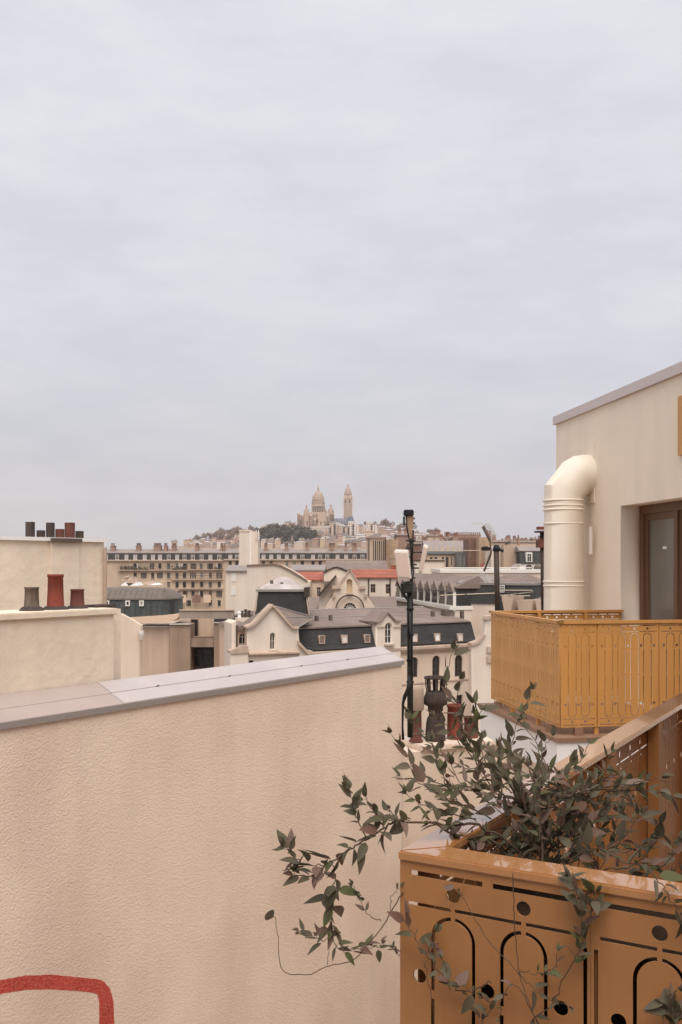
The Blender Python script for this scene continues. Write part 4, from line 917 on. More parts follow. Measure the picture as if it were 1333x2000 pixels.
for px, y0, y1, w, m in ((468, 1194, 1208, 7, WHITE_PAINT), (473, 1193, 1208, 6, SOOT_DARK), (480, 1190, 1207, 6, SOOT_DARK), (487, 1192, 1207, 6, SOOT_DARK)):
    x, z1 = GW.uz(px, y0, 5); z0 = gz(GW, px, y1, 5); r = w / 2 * 79 / FPX; bm = BM(); lathe(bm, [(r, 0), (r, (z1 - z0) * .5), (r * .6, (z1 - z0) * .55), (r * .6, (z1 - z0) * .7), (r * 1.2, (z1 - z0) * .75), (r * .9, z1 - z0)], 10); mk('chimney_pot', bm, m, cl, (x, 5, z0))
x0c, zc0 = GW.uz(464, 1207, 4.6); bm = BM(); box(bm, x0c, GW.U(492, 4.6), 4.6, 5.4, 0, zc0); mk('stack', bm, CREAM_PALE, cl)

# ================================================================== slate pavilion roof
PV = Fac(497, 80, 604, 80)
pv = PV.root('slate_pavilion', 'square slate pavilion roof with shallow zinc top behind the gabled wing', 'building')
a, b = PV.U(497), PV.U(604)
plan = [(a, 0), (b, 0), (b, b - a), (a, b - a)]
z0, z1 = gz(PV, 550, 1212), gz(PV, 550, 1156)
bm = BM(); loft(bm, plan, [(0, 0), (z0, 0)]); mk('wall', bm, CREAM_PALE, pv)
bm = BM(); loft(bm, plan, [(z0 + .002, -0.05), (z0 + (z1 - z0) * .3, 0.12), (z1, 0.30)]); mk('slate_slope', bm, SLATE, pv)
bm = BM(); loft(bm, plan, [(z1 + .002, 0.12), (z1 + 0.18, 0.10), (z1 + 0.22, 0.2)]); mk('cornice', bm, ZINC_EDGE, pv)
z2 = gz(PV, 545, 1127, 2)
bm = BM(); loft(bm, plan, [(z1 + .222, 0.22), (z1 + .30, 0.32), (z1 + (z2 - z1) * .75, 1.35), (z2, (b - a) / 2 - 0.25)]); mk('zinc_top', bm, M('mottled_zinc', (0.42, 0.36, 0.33), 0.5, 0.3, 0.7, stain=(0.62, 0.58, 0.58), stain_amt=0.8, stain_scale=0.6), pv)
bm = BM()
for s in ((a + .3, .3), (b - .3, .3)): tube(bm, [(s[0], s[1], z1 + .3), ((s[0] + (a + b) / 2 * 1.2) / 2.2, s[1] + 1.4, z1 + (z2 - z1) * .75), ((a + b) / 2, (b - a) / 2, z2)], 0.06, 5)
mk('hip_roll', bm, STONE_TRIM, pv)
for s in (a - 0.02, b + 0.02):
    bm = BM(); tube(bm, [(s + (0.3 if s < 0 else -0.3), 0.25, z1), (s, -0.08, z0 + .5), (s, -0.08, z0)], 0.06, 6); mk('drain_pipe', bm, STONE_TRIM, pv)
bm = BM(); xx, z = PV.uz(599, 1150, 0.1); box(bm, xx - .2, xx + .2, 0, 3, z - .7, z + .1); mk('side_window', bm, BROWN_METAL, pv)
for px, py in ((531, 1137), (551, 1141)):
    xx, z = PV.uz(px, py, 1.0); bm = BM(); box(bm, xx - .12, xx + .12, 0.9, 1.2, z - .2, z + .15); mk('roof_vent', bm, SOOT, pv)

# ================================================================== chapel gable
CG = Fac(624, 100, 735, 100)
cg = CG.root('chapel', 'cream chapel gable with blind niche and half-round window', 'chapel')
gp = [(CG.U(632), 0), (CG.U(737), 0)] + CG.poly([(738, 1194), (722, 1170), (716, 1161), (714, 1151), (701, 1140), (693, 1127), (683.5, 1113), (674, 1127), (665, 1140), (654, 1152), (651, 1162), (644, 1172), (631, 1194)])
cxn = CG.U(684); lun = lambda r: [(cxn + r * math.cos(math.pi * i / 16), CG.uz(684, 1189.5)[1] + r * math.sin(math.pi * i / 16)) for i in range(17)]
s1 = 100 / FPX
n0, n1_ = CG.uz(677.5, 1158); n2_ = CG.U(688.5); nt_ = CG.uz(683, 1131)[1]
me = plate(gp, [archp(n0, n2_, n1_, nt_), lun(12 * s1)], 0.4, 0)
mk('gable_wall', me, CREAM, cg)
bm = BM(); prism(bm, [(x, z) for x, z in gp], 0.405, 0.8); mk('gable_backing', bm, M('yellow_niche', (0.66, 0.50, 0.30), 0.9), cg)
# nave behind
zl = gz(CG, 650, 1163); zp = gz(CG, 683, 1117)
bm = BM(); prism(bm, [(CG.U(640), 0), (CG.U(728), 0), (CG.U(722), zl - .2), (cxn, zp - .3), (CG.U(645), zl - .2)], 0.81, 25); mk('nave', bm, ZINC_ROOF, cg)
bm = BM()
for r0, r1, y0, nm in ((26.0, 28.5, -0.42, 'dark'),):
    pts0 = [(cxn + r1 * s1 * math.cos(math.pi * i / 20), CG.uz(684, 1189.5)[1] + r1 * s1 * math.sin(math.pi * i / 20)) for i in range(21)] + [(cxn + r0 * s1 * math.cos(math.pi * i / 20), CG.uz(684, 1189.5)[1] + r0 * s1 * math.sin(math.pi * i / 20)) for i in range(20, -1, -1)]
mk('arch_moulding', plate(pts0, [], 0.12, -0.43), SOOT_DARK, cg)
# glazing
zc0_ = CG.uz(684, 1189.5)[1]
bm = BM(); prism(bm, lun(12 * s1), 0.30, 0.33); mk('lunette_pane', bm, PANE, cg)
bm = BM()
for i in range(1, 6): 
    a = math.pi * i / 6; tube(bm, [(cxn, 0.27, zc0_), (cxn + 12 * s1 * math.cos(a), 0.27, zc0_ + 12 * s1 * math.sin(a))], 0.035, 6)
tube(bm, [(cxn + 7 * s1 * math.cos(math.pi * i / 12), 0.27, zc0_ + 7 * s1 * math.sin(math.pi * i / 12)) for i in range(13)], 0.03, 6); mk('glazing_bars', bm, WINDOW_WHITE, cg)
bm = BM(); a, z = CG.uz(677, 1159.5); b = CG.U(690); box(bm, a, b, -0.2, -0.002, z - .1, z + .06); mk('niche_sill', bm, STONE_TRIM, cg)
for x0, x1, py in ((649, 666, 1146), (702, 715, 1146), (650, 655, 1163), (712, 717, 1162)):
    a, z = CG.uz(x0, py, -.2); b = CG.U(x1, -.2); bm = BM(); box(bm, a, b, -0.35, 0.5, z - .22, z + .1); mk('kneeler', bm, STONE_TRIM, cg)
for s in ([(682, 1112), (684, 1111), (703, 1139), (701, 1141)], [(685, 1112), (683, 1111), (664, 1139), (666, 1141)], [(619, 1165), (656, 1123), (658, 1126), (624, 1165)]):
    bm = BM(); prism(bm, CG.poly(s, -.15), -0.15, 0.85); mk('gable_coping', bm, STONE_TRIM if s[0][0] != 619 else BROWN_METAL, cg)
bm = BM(); prism(bm, [(CG.U(622, .9), 0)] + [(CG.U(665, .9), 0)] + CG.poly([(665, 1128), (657, 1126), (624, 1165)], .9), 0.9, 4); mk('aisle_wall', bm, CREAM_PALE, cg)
for x0, x1, y0, y1 in ((602, 656, 1167, 1189), (714, 776, 1165, 1187)):
    r_ = root('aisle_roof', 'low zinc aisle roof ' + ('between slate pavilion and chapel gable' if x0 < 650 else 'between chapel gable and fin-walled hall'), 'roof', tuple(P((x0 + x1) / 2, 1230, 104)))
    a, b, c, d = P(x0, y1, 103), P(x1, y1, 103), P(x1 - 2, y0, 108), P(x0 + 2, y0, 108); bm = BM()
    hexa(bm, [(a.x, a.y, 0), (b.x, b.y, 0), (c.x, c.y, 0), (d.x, d.y, 0), tuple(a), tuple(b), tuple(c), tuple(d)]); mk('zinc_roof', bm, ZINC_ROOF, r_, world_of=r_)

# ================================================================== buildings behind the convent
def house(name, label, px0, px1, ytop, Y, depth, mat, wins=(), roof=None, chim=(), cat='building', group=None, Y1=None, frame=WINDOW_WHITE, pane=PANE, holes=True):
    f = Fac(px0, Y, px1, Y1 or Y); r = f.root(name, label, cat, group)
    zt_ = gz(f, (px0 + px1) / 2, ytop); a, b = 0.0, f.len
    ws = []
    for w in wins:
        px, y0, y1, wp_ = w[:4]; kind = w[4] if len(w) > 4 else 'cross'; pn = w[5] if len(w) > 5 else pane; fr = w[6] if len(w) > 6 else frame
        ws.append((f.U(px - wp_ / 2), f.U(px + wp_ / 2), gz(f, px, y1), gz(f, px, y0), False, kind, fr, pn))
    facade(r, [(a, 0), (b, 0), (b, zt_), (a, zt_)], ws, mat, depth)
    if roof:
        kind, ry, rm = roof[:3]; zr2 = gz(f, (px0 + px1) / 2, ry, roof[3] if len(roof) > 3 else 3.0); dd = roof[3] if len(roof) > 3 else 3.0
        bm = BM()
        if kind == 'slope': profx(bm, [(-0.3, zt_ + .003), (-0.3, zt_ + .15), (dd, zr2), (depth, zr2 - 1 if dd < depth else zr2), (depth, zt_ + .003)], a - .1, b + .1)
        elif kind == 'flat': box(bm, a - .15, b + .15, -0.2, depth + .1, zt_ + .003, zr2)
        mk('roof', bm, rm, r)
    for c in chim:
        cx0, cx1, y0, y1, m, n = c; x0 = f.U(cx0, dd if roof else 1); x1 = f.U(cx1, dd if roof else 1); dy = (dd if roof else 1.0)
        za, zb2 = gz(f, cx0, y1, dy) - 1.0, gz(f, cx0, y0, dy); bm = BM(); box(bm, x0, x1, dy, dy + 0.8, za, zb2); box(bm, x0 - .06, x1 + .06, dy - .06, dy + .86, zb2 + .001, zb2 + .12); o = mk('chimney', bm, m, r)
        for k in range(n):
            xk = x0 + (x1 - x0) * (k + .5) / n; bm = BM(); lathe(bm, [(.15, 0), (.13, .5), (.16, .52), (.16, .6)], 8, (xk, dy + .4, zb2 + .1)); mk('chimney_pot', bm, FARPOT, o)
    return f, r

# white gable house
f = Fac(440, 120, 602, 120); r = f.root('gable_house', 'big pale blank gable with brown coping behind the slate pavilion', 'building')
gp = [(f.U(441), 0), (f.U(606), 0)] + f.poly([(606, 1136), (600, 1135), (581, 1123), (566, 1114), (549, 1105.5), (535, 1102), (482, 1104.5), (482, 1116), (441, 1116)])
facade(r, gp, [], CREAM_PALE, 8)
for s in ([(482, 1103), (535, 1100.5), (550, 1104), (567, 1112.5), (582, 1121.5), (601, 1133.5), (600, 1136), (581, 1124), (566, 1115), (549, 1106.5), (535, 1103), (482, 1105.5)],):
    bm = BM(); prism(bm, f.poly(s, -.2), -0.2, 1.0); mk('gable_coping', bm, M('brown_coping', (0.24, 0.15, 0.11), 0.7), r)
bm = BM(); a, z = f.uz(440, 1116); b = f.U(482.5); profx(bm, [(-.3, z + .003), (-.3, z + .1), (4, z + .75), (6, z + .75), (6, z + .003)], a, b); mk('zinc_roof', bm, ZINC_LIGHT, r)
for y0, y1 in ((1119, 1136), (1145, 1163)):
    a, z1 = f.uz(452, y0); b, z0 = f.uz(462, y1); bm = BM(); box(bm, a, b, -0.05, -0.003, z0, z1); mk('walled_up_window', bm, WINDOW_WHITE, r)
# red roofs
house('red_roof_house', 'cream house with red tile roof between blank gable and chapel', 566, 634, 1134, 126, 9, CREAM, [(623, 1147, 1163, 8, 'cross')], ('slope', 1117, RED_TILE, 4.0))
f, r = house('red_roof_house', 'cream house with red tile roof and two windows behind the mast', 688, 776, 1129.5, 128, 9, CREAM_PALE, [(729, 1141, 1158, 10, 'cross', PANE, STONE_TRIM), (758.5, 1141, 1160, 9.5, 'cross', PANE, STONE_TRIM)], ('slope', 1112, RED_TILE, 4.0), [(765, 774, 1106, 1112, RED_TILE, 0)])
for px in (720.5, 762.5):
    bm = BM(); tube(bm, [(f.U(px), -.1, 2), (f.U(px), -.1, gz(f, px, 1130))], .08, 6); mk('drain_pipe', bm, BROWN_METAL, r)
house('zinc_roof_house', 'low pale house with light zinc roof above the first red roof', 568, 634, 1115, 140, 10, CREAM_PALE, [], ('slope', 1103, ZINC_LIGHT, 6.0))
house('zinc_roof_house', 'wide house with brownish zinc roof in front of the ribbed tower', 637, 758, 1114, 145, 12, CREAM_WARM, [(690, 1108, 1112, 3, 'none')] if False else [], ('slope', 1095, ZINC_ROOF, 7.0))
f = Fac(632, 124, 678, 124); r = f.root('curved_gable_house', 'small pale house with rounded gable top left of the chapel', 'building')
gp = [(f.U(633), 0), (f.U(677), 0)] + f.poly([(677, 1116), (669, 1112), (658, 1108.5), (650, 1110), (642, 1114), (633, 1119)])
facade(r, gp, [], CREAM_PALE, 6)
bm = BM(); prism(bm, f.poly([(632, 1118), (642, 1112), (650, 1108), (658, 1106.5), (670, 1110), (678, 1114.5), (678, 1117), (669, 1113), (658, 1109.5), (650, 1111), (642, 1115), (632, 1121)], -.15), -.15, 6.2); mk('gable_coping', bm, BROWN_METAL, r)
wallbox(f, r, 633, 652, 1136, -2.5, -.1, ZINC_ROOF, 'lean_to')
# fin-walled hall
HF = Fac(774, 117, 889, 91.5)
hf = HF.root('dormer_hall', 'hall with dark glazed attic, row of small gabled dormers and white cornice', 'building')
zc1 = gz(HF, 830, 1181); ze = gz(HF, 830, 1172); zt1 = gz(HF, 830, 1144)
bm = BM(); box(bm, 0, HF.len, 0, 3, 0, zc1); mk('wall', bm, CREAM_PALE, hf)
bm = BM(); box(bm, -.2, HF.len + .1, -.5, 3, zc1 + .003, zc1 + .35); mk('cornice', bm, WINDOW_WHITE, hf)
bm = BM(); profx(bm, [(-.05, zc1 + .36), (-.05, ze), (0.15, zt1), (3, zt1), (3, zc1 + .36)], -.1, HF.len); mk('slate_attic', bm, SLATE, hf)
zrd = gz(HF, 850, 1121, 2.2)
bm = BM(); profx(bm, [(.1, zt1 + .003), (.1, zt1 + .15), (2.2, zrd), (3.2, zt1 + .2), (3.2, zt1 + .003)], -.2, HF.len + .2); mk('zinc_roof', bm, ZINC_ROOF, hf)
nD = 9
for k in range(nD):
    x = HF.len * (k + .5) / nD; w = HF.len / nD * .5
    bm = BM(); prism(bm, [(x - w * .97, zt1 - .35), (x + w * .97, zt1 - .35), (x, zt1 + .6)], -.16, 2.2); mk('dormer_gable', bm, ZINC_ROOF, hf)
    bm = BM(); prism(bm, [(x - w * .7, ze - .4), (x + w * .7, ze - .4), (x + w * .7, zt1 - .4), (x - w * .7, zt1 - .4)], -.07, .02); mk('dormer_pane', bm, PANE, hf)
    bm = BM(); box(bm, x + w - .06, x + w + .06, -.17, .1, ze - .6, zt1 - .37); mk('fin', bm, WINDOW_WHITE, hf)
# slate pavilion to its right
SP2 = Fac(887, 92.5, 1048, 89); sp2 = SP2.root('slate_mansard_house', 'wide slate mansard with two pale zinc hips behind the aerial post', 'building')
a, b = 0.0, SP2.len; dpt = 9.0; plan = [(a, 0), (b, 0), (b, dpt), (a, dpt)]
z0, z1 = gz(SP2, 960, 1180), gz(SP2, 960, 1143)
bm = BM(); loft(bm, plan, [(0, 0), (z0, 0)]); mk('wall', bm, CREAM, sp2)
bm = BM(); loft(bm, plan, [(z0 + .003, -.1), (z1, .35)]); mk('slate_slope', bm, SLATE, sp2)
bm = BM(); loft(bm, plan, [(z1 + .003, .25), (z1 + .2, .22), (z1 + .22, .35)]); mk('cornice', bm, ZINC_EDGE, sp2)
for x0, x1, ya, m in ((SP2.U(890, .5), SP2.U(962, .5), 1121, ZINC_LIGHT), (SP2.U(945, .5), SP2.U(1044, .5), 1122, ZINC_ROOF)):
    za = gz(SP2, 950, ya, 3); bm = BM()
    c = (x0 + x1) / 2; d_ = (x1 - x0) * (.06 if m is ZINC_LIGHT else .24); y0 = .4 if m is ZINC_LIGHT else .9
    poly_solid(bm, [[(x0, y0, z1 + .223), (x1, y0, z1 + .223), (c + d_, 3.2, za), (c - d_, 3.2, za)], [(x1, y0, z1 + .223), (x1, 6.5, z1 + .223), (c + d_, 3.2, za)], [(x0, y0, z1 + .223), (c - d_, 3.2, za), (x0, 6.5, z1 + .223)], [(x0, 6.5, z1 + .223), (c - d_, 3.2, za), (c + d_, 3.2, za), (x1, 6.5, z1 + .223)]]); h_ = mk('zinc_hip', bm, m, sp2)
    bm = BM()
    for k in range(1, 8):
        t = k / 8; xb = x0 + (x1 - x0) * t; xt = (c - d_) + 2 * d_ * t; tube(bm, [(xb, y0, z1 + .24), (xt, 3.2, za + .02)], .035, 4)
    mk('standing_seam', bm, ZINC_LIGHT if m is ZINC_ROOF else ZINC_EDGE, h_)
window(sp2, SP2.U(977, -.2), SP2.U(986, -.2), gz(SP2, 980, 1157, -.2), gz(SP2, 980, 1143, -.2), -.25, 'cross', False, WINDOW_WHITE)
# long flat-roofed building behind
f, r = house('flat_roof_building', 'long low cream building with white parapet behind the slate mansard', 862, 1066, 1119, 135, 14, CREAM, [], ('flat', 1112, WINDOW_WHITE, 0.1))
bm = BM()
for k in range(2): tube(bm, [(f.U(868, 1), 1, gz(f, 900, 1109 + 4 * k, 1) ), (f.U(1040, 1), 1, gz(f, 900, 1109 + 4 * k, 1))], .06, 6)
mk('guard_rail', bm, WINDOW_WHITE, r)
for px, m in ((1034, SOOT_DARK), (1050, SOOT), (950, ZINC_LIGHT), (1005, ZINC_LIGHT)):
    bm = BM(); x = f.U(px, 3); z = gz(f, px, 1112, 3); lathe(bm, [(.45, 0), (.5, .3), (.25, .6), (.1, .65)], 10, (x, 3, z)); mk('roof_vent', bm, m, r)
# nearer clutter right of the aerial post: ribbed zinc roof and tapered pale hoods
nr = Fac(985, 52, 1072, 50); nrr = nr.root('ribbed_zinc_roof', 'ribbed zinc roof with pale tapered hoods just above the balcony rail', 'roof')
a, z = nr.uz(1030, 1176); b = nr.U(1080); z2 = gz(nr, 1050, 1150, 2.4)
bm = BM(); hexa(bm, [(a, 0, 0), (b, 0, 0), (b, 2.6, 0), (a + .4, 2.6, 0), (a, 0, z), (b, 0, z), (b, 2.6, z2), (a + 1.0, 2.6, z2)]); mk('zinc_roof', bm, ZINC_ROOF, nrr)
for k in range(7):
    t = k / 6; bm = BM(); tube(bm, [(a + (b - a) * t, 0, z + .02), (a + 1.0 + (b - a - 1.0) * t, 2.6, z2 + .02)], .03, 5); mk('standing_seam', bm, ZINC_LIGHT, nrr)
for x0, x1, y0, t0, t1 in ((978, 1006, 1164, 980, 1004), (1006, 1046, 1172, 1010, 1041), (1042, 1075, 1172, 1046, 1070)):
    bm = BM(); prism(bm, [(nr.U(x0 + 5, -1), 0), (nr.U(x1 - 5, -1), 0)] + nr.poly([(x1 - 7, 1192), (t1, y0), (t0, y0), (x0 + 7, 1192)], -1), -1.0, -.1); mk('hood', bm, BEIGE_CONC, nrr)
bm = BM(); box(bm, nr.U(975), nr.U(1080), -.05, 0.3, 0, gz(nr, 1030, 1176)); mk('dark_backing', bm, SLATE, nrr)

# ================================================================== right background blocks
house('blank_white_block', 'low blank white block beside the slim panel antenna', 812, 868, 1096, 175, 10, CREAM_PALE, [], ('flat', 1094, BROWN_METAL, .1))
f, r = house('apartment_house', 'cream apartment house with iron balconies above the blank white block', 836, 893, 1083, 215, 10, HAUSS, [(843, 1088, 1093, 6, 'none'), (852, 1088, 1093, 6, 'none'), (866, 1088, 1093, 5, 'none'), (874, 1088, 1108, 6, 'cross', PANE, BRICK), (883, 1088, 1106, 3, 'none')], ('slope', 1078, SLATE_GREEN, 2))
house('balcony_house', 'grey attic house with white railings under two zinc roofs', 832, 934, 1078, 235, 12, HAUSS_B, [(842 + 11 * k, 1066, 1075, 4, 'none') for k in range(8)], ('slope', 1056, ZINC_LIGHT, 7), [(860, 866, 1050, 1056, CHIMNEY_BRICK, 3), (886, 896, 1047, 1056, CHIMNEY_BRICK, 4)])
house('glazed_stair_block', 'narrow grey glazed stair block left of the brick wall', 894, 917, 1079, 210, 8, M('grey_cladding', (0.16, 0.155, 0.15), 0.6), [(899, 1082, 1104, 4, 'grid'), (906, 1082, 1104, 4, 'grid'), (913, 1082, 1104, 4, 'grid')])
house('brick_gable_house', 'dark brick gable wall behind the black aerial housing', 917, 938, 1052, 205, 10, BRICK)
house('chimney_wall_block', 'dark brick party wall crowned with many small pots', 884, 942, 1050, 245, 9, BRICK, [], None, [(886, 940, 1045, 1050, CHIMNEY_BRICK, 14)])
f, r = house('tan_gable_house', 'tan brick gable with red graffiti low down beside the aerial rod', 937, 961, 1050, 200, 9, BRICK_TAN, [(953.5, 1084, 1090, 3.5, 'none')], None, [(952, 960, 1043, 1050, CHIMNEY_BRICK, 2)])
a, z1 = f.uz(937.5, 1100); b, z0 = f.uz(949, 1110); mk('graffiti', plate([(a, z0), (b, z0), (b - .2, z1 - .2), (a + .5, z1)], [], .02, -.025), M('red_graffiti', (0.48, 0.13, 0.09), 0.8, 0.3, 1.2), r)
house('pale_gable_house', 'blank pale gable behind the aerial post', 961, 985, 1066, 190, 9, CREAM_PALE)
house('tan_blank_block', 'blank tan block right of the aerial post', 985, 1017, 1065, 186, 9, TAN, [], None, [(1012, 1016, 1052, 1065, CHIMNEY_BRICK, 1)])
f, r = house('slate_dormer_house', 'white house with slate mansard and one dormer beside the flue pipe', 1017, 1062, 1101, 180, 10, WINDOW_WHITE, [], None)
z0 = gz(f, 1040, 1101); z1 = gz(f, 1040, 1077, 1.2); z2 = gz(f, 1040, 1067, 4)
bm = BM(); profx(bm, [(-.2, z0 + .003), (1.2, z1), (4, z1), (4, z0 + .003)], 0, f.len); mk('slate_slope', bm, SLATE, r)
bm = BM(); profx(bm, [(1.0, z1 + .003), (1.0, z1 + .15), (4, z2), (9, z1 + .15), (9, z1 + .003)], 0, f.len); mk('zinc_roof', bm, ZINC_LIGHT, r)
d_ = f.uz(1030, 1097, -.3); e_ = f.uz(1039, 1081, -.3)
bm = BM(); box(bm, d_[0] - .15, e_[0] + .15, -.25, 1.5, d_[1] - .1, e_[1] + .2); mk('dormer', bm, WINDOW_WHITE, r)
window(r, d_[0], e_[0], d_[1], e_[1], -.36, 'cross', False, WINDOW_WHITE)
for k, (x0, x1, yt, Y, m) in enumerate(((800, 838, 1063, 255, BRICK), (775, 802, 1046, 262, CHIMNEY_BRICK), (838, 864, 1048, 330, CREAM_WARM), (960, 1002, 1059, 290, TAN), (1000, 1064, 1060, 280, CREAM_WARM), (866, 884, 1052, 320, BRICK))):
    house('distant_house', ('brown brick house behind the mast cables', 'brown brick party wall left of the mast', 'far cream house above the zinc roofs', 'far tan house just above the blank pale gable', 'far warm cream house above the slate dormer', 'far dark brick house between the zinc roofs')[k], x0, x1, yt, Y, 10, m, [], ('slope', yt - 4, ZINC_ROOF, 4), [(x0 + 3, x0 + 9, yt - 9, yt - 4, CHIMNEY_BRICK, 3), (x1 - 12, x1 - 4, yt - 9, yt - 4, CHIMNEY_BRICK, 4)])
rq = random.Random(21)
for k, (x0, x1, yt, Y) in enumerate(((806, 836, 1058, 300), (846, 872, 1057, 310), (872, 902, 1055, 305), (944, 972, 1061, 300), (978, 1006, 1062, 310), (1008, 1036, 1063, 305), (1034, 1066, 1062, 300))):
    house('chimneyed_house', 'distant house with a row of chimneys, ' + ('just right of the mast', 'above the zinc roofed attic house', 'left of the brick party wall', 'right of the tilted grid aerial', 'above the blank tan block', 'left above the slate dormer house', 'next to the flue pipe')[k], x0, x1, yt, Y, 9, rq.choice((CREAM_WARM, TAN, HAUSS_B, BRICK)), [(x0 + 4 + 5 * j, yt + 3, yt + 7, 2.4, 'none') for j in range(int((x1 - x0 - 4) / 5))], ('slope', yt - 2.5, rq.choice((ZINC_ROOF, ZINC_LIGHT)), 3), [(x0 + 2 + 8 * j, x0 + 2 + 8 * j + rq.uniform(2.5, 6), yt - rq.uniform(5, 10), yt - 2, rq.choice((CHIMNEY_BRICK, BRICK, TAN)), rq.choice((1, 2, 3))) for j in range(int((x1 - x0) / 8))], group='chimneyed houses on the right skyline')
# ribbed tower
f, r = house('ribbed_tower', 'brown concrete tower with dark vertical slots', 719, 754, 1052, 190, 9, BEIGE_CONC, [], ('flat', 1048.5, CHIMNEY_BRICK, .1))
for k in range(6):
    a, z1 = f.uz(729 + k * 4.0, 1056); b, z0 = f.uz(729 + k * 4.0 + 2, 1100); bm = BM(); box(bm, a, b, -.12, -.003, z0, z1); mk('slot', bm, BROWN_METAL if k % 2 else SOOT, r)
for px in (720, 752.5):
    a, z1 = f.uz(px, 1052); b, z0 = f.uz(px + 1.6, 1110); bm = BM(); box(bm, a, b, -.3, -.003, 0, z1); mk('corner_pipe', bm, BROWN_METAL, r)
house('tower_annex', 'tan block joined to the right of the ribbed tower', 754.5, 778, 1054, 192, 9, BRICK_TAN, [(760 + 4 * k, 1090, 1098, 2, 'none') for k in range(4)])
# white tower
f, r = house('white_tower', 'plain white lift tower in front of the long mansard buildings', 467.5, 504, 1038, 185, 4.5, CREAM_PALE, [], None)
a, z = f.uz(467, 1038); b, z1 = f.uz(492, 1036); bm = BM(); box(bm, a, f.U(489), -.15, 4.6, z + .003, z + .3); mk('roof_slab', bm, CREAM_PALE, r)
bm = BM(); box(bm, f.U(488), f.U(490.5), -.12, -.003, 0, z); mk('corner_strip', bm, WHITE_PAINT, r)
for px in (501, 505.5):
    bm = BM(); box(bm, f.U(px - .8), f.U(px + .8), -.3, -.05, gz(f, px, 1054), gz(f, px, 1035)); mk('roof_antenna', bm, WINDOW_WHITE, r)

# ================================================================== long mansard apartment buildings
def mansard(label, px0, px1, cols, lower, mat, chims, Y=260, ybal=(), ytop=1072.5, yslate=1081, yeave=1096, shut=()):
    f = Fac(px0, Y, px1, Y); r = f.root('mansard_building', label, 'building', 'long mansard apartment buildings')
    ze_ = gz(f, 400, yeave); ws = []
    for py, xs_l in lower:
        for px in xs_l:
            ws.append((f.U(px - 3.1), f.U(px + 3.1), gz(f, px, py + random.choice((5, 6, 6))), gz(f, px, py - 5.5), False, 'cross', random.choice((WINDOW_DARK, WINDOW_DARK, WINDOW_DARK, STONE_TRIM, WINDOW_WHITE)), random.choice((PANE, PANE, PANE_NET, PANE_NET, SOOT))))
    facade(r, [(0, 0), (f.len, 0), (f.len, ze_), (0, ze_)], ws, mat, 12, t=.45)
    for w in ws:
        if random.random() < .45:
            for x0 in (w[0] - .33, w[1] + .03):
                bm = BM(); box(bm, x0, x0 + .30, -.06, -.003, w[2], w[3]); mk('shutter', bm, random.choice((STONE_TRIM, SHUTTER, WINDOW_DARK)), r)
        bm = BM(); box(bm, w[0] - .15, w[1] + .15, -.12, -.003, w[2] - .16, w[2] - .02); mk('window_sill', bm, STONE_TRIM, r)
    zs_ = gz(f, 400, yslate, 1.4); zt_ = gz(f, 400, ytop, 5)
    bm = BM(); profx(bm, [(-.5, ze_ + .003), (-.5, ze_ + .3), (.3, ze_ + .35), (.3, ze_ + .003)], 0, f.len); mk('cornice', bm, STONE_TRIM, r)
    bm = BM(); profx(bm, [(.31, ze_ + .003), (.31, ze_ + .36), (1.4, zs_), (11, zs_), (11, ze_ + .003)], 0.02, f.len - .02); mk('slate_slope', bm, SLATE, r)
    bm = BM(); profx(bm, [(1.2, zs_ + .003), (1.2, zs_ + .2), (5, zt_), (11.2, zs_ + .2), (11.2, zs_ + .003)], 0.01, f.len - .01); mk('zinc_roof', bm, ZINC_LIGHT, r)
    for px in cols:
        a, z1 = f.uz(px - 3.3, 1084); b, z0 = f.uz(px + 3.3, 1093.5); bm = None
        white = px in shut or random.random() < .25
        w_ = window(r, a, b, z0, z1, .1, 'none' if white else 'cross', False, WINDOW_WHITE, PANE_SKY if white else PANE, name='dormer_window')
        bm = BM(); box(bm, a - .12, b + .12, .2, 1.6, z0 - .05, z1 + .15); mk('dormer_box', bm, ZINC_ROOF, r)
    for px, w, n in chims:
        a = f.U(px - w / 2, 4); b = f.U(px + w / 2, 4); zz_ = gz(f, px, 1067.5, 4); bm = BM(); box(bm, a, b, 2.5, 4.6, zs_, zz_); box(bm, a - .12, b + .12, 2.4, 4.7, zz_ + .002, zz_ + .2); o = mk('chimney', bm, CHIMNEY_BRICK, r)
        for k in range(n):
            bm = BM(); lathe(bm, [(.2, 0), (.16, .55), (.2, .58), (.2, .7)], 8, (a + (b - a) * (k + .5) / n, 3.4, zz_ + .2)); mk('chimney_pot', bm, FARPOT if k % 2 else SOOT, o)
    for x0, x1, py, rail in ybal:
        a, z = f.uz(x0, py); b = f.U(x1); bm = BM(); box(bm, a, b, -.8, -.003, z - .2, z); s = mk('balcony_slab', bm, STONE_TRIM, r)
        if rail:
            bm = BM(); n = max(2, int((b - a) / .5))
            for k in range(n + 1): x = a + (b - a) * k / n; box(bm, x - .02, x + .02, -.78, -.74, z + .002, z + 1.0)
            box(bm, a, b, -.79, -.73, z + 1.0, z + 1.06); mk('railing', bm, DARK_METAL, s)
    return f, r
colsA = [207, 228.5, 246.7, 264, 282.7, 298.7, 312.5, 329.7, 346, 360.4, 376.6, 394, 411, 428.5]
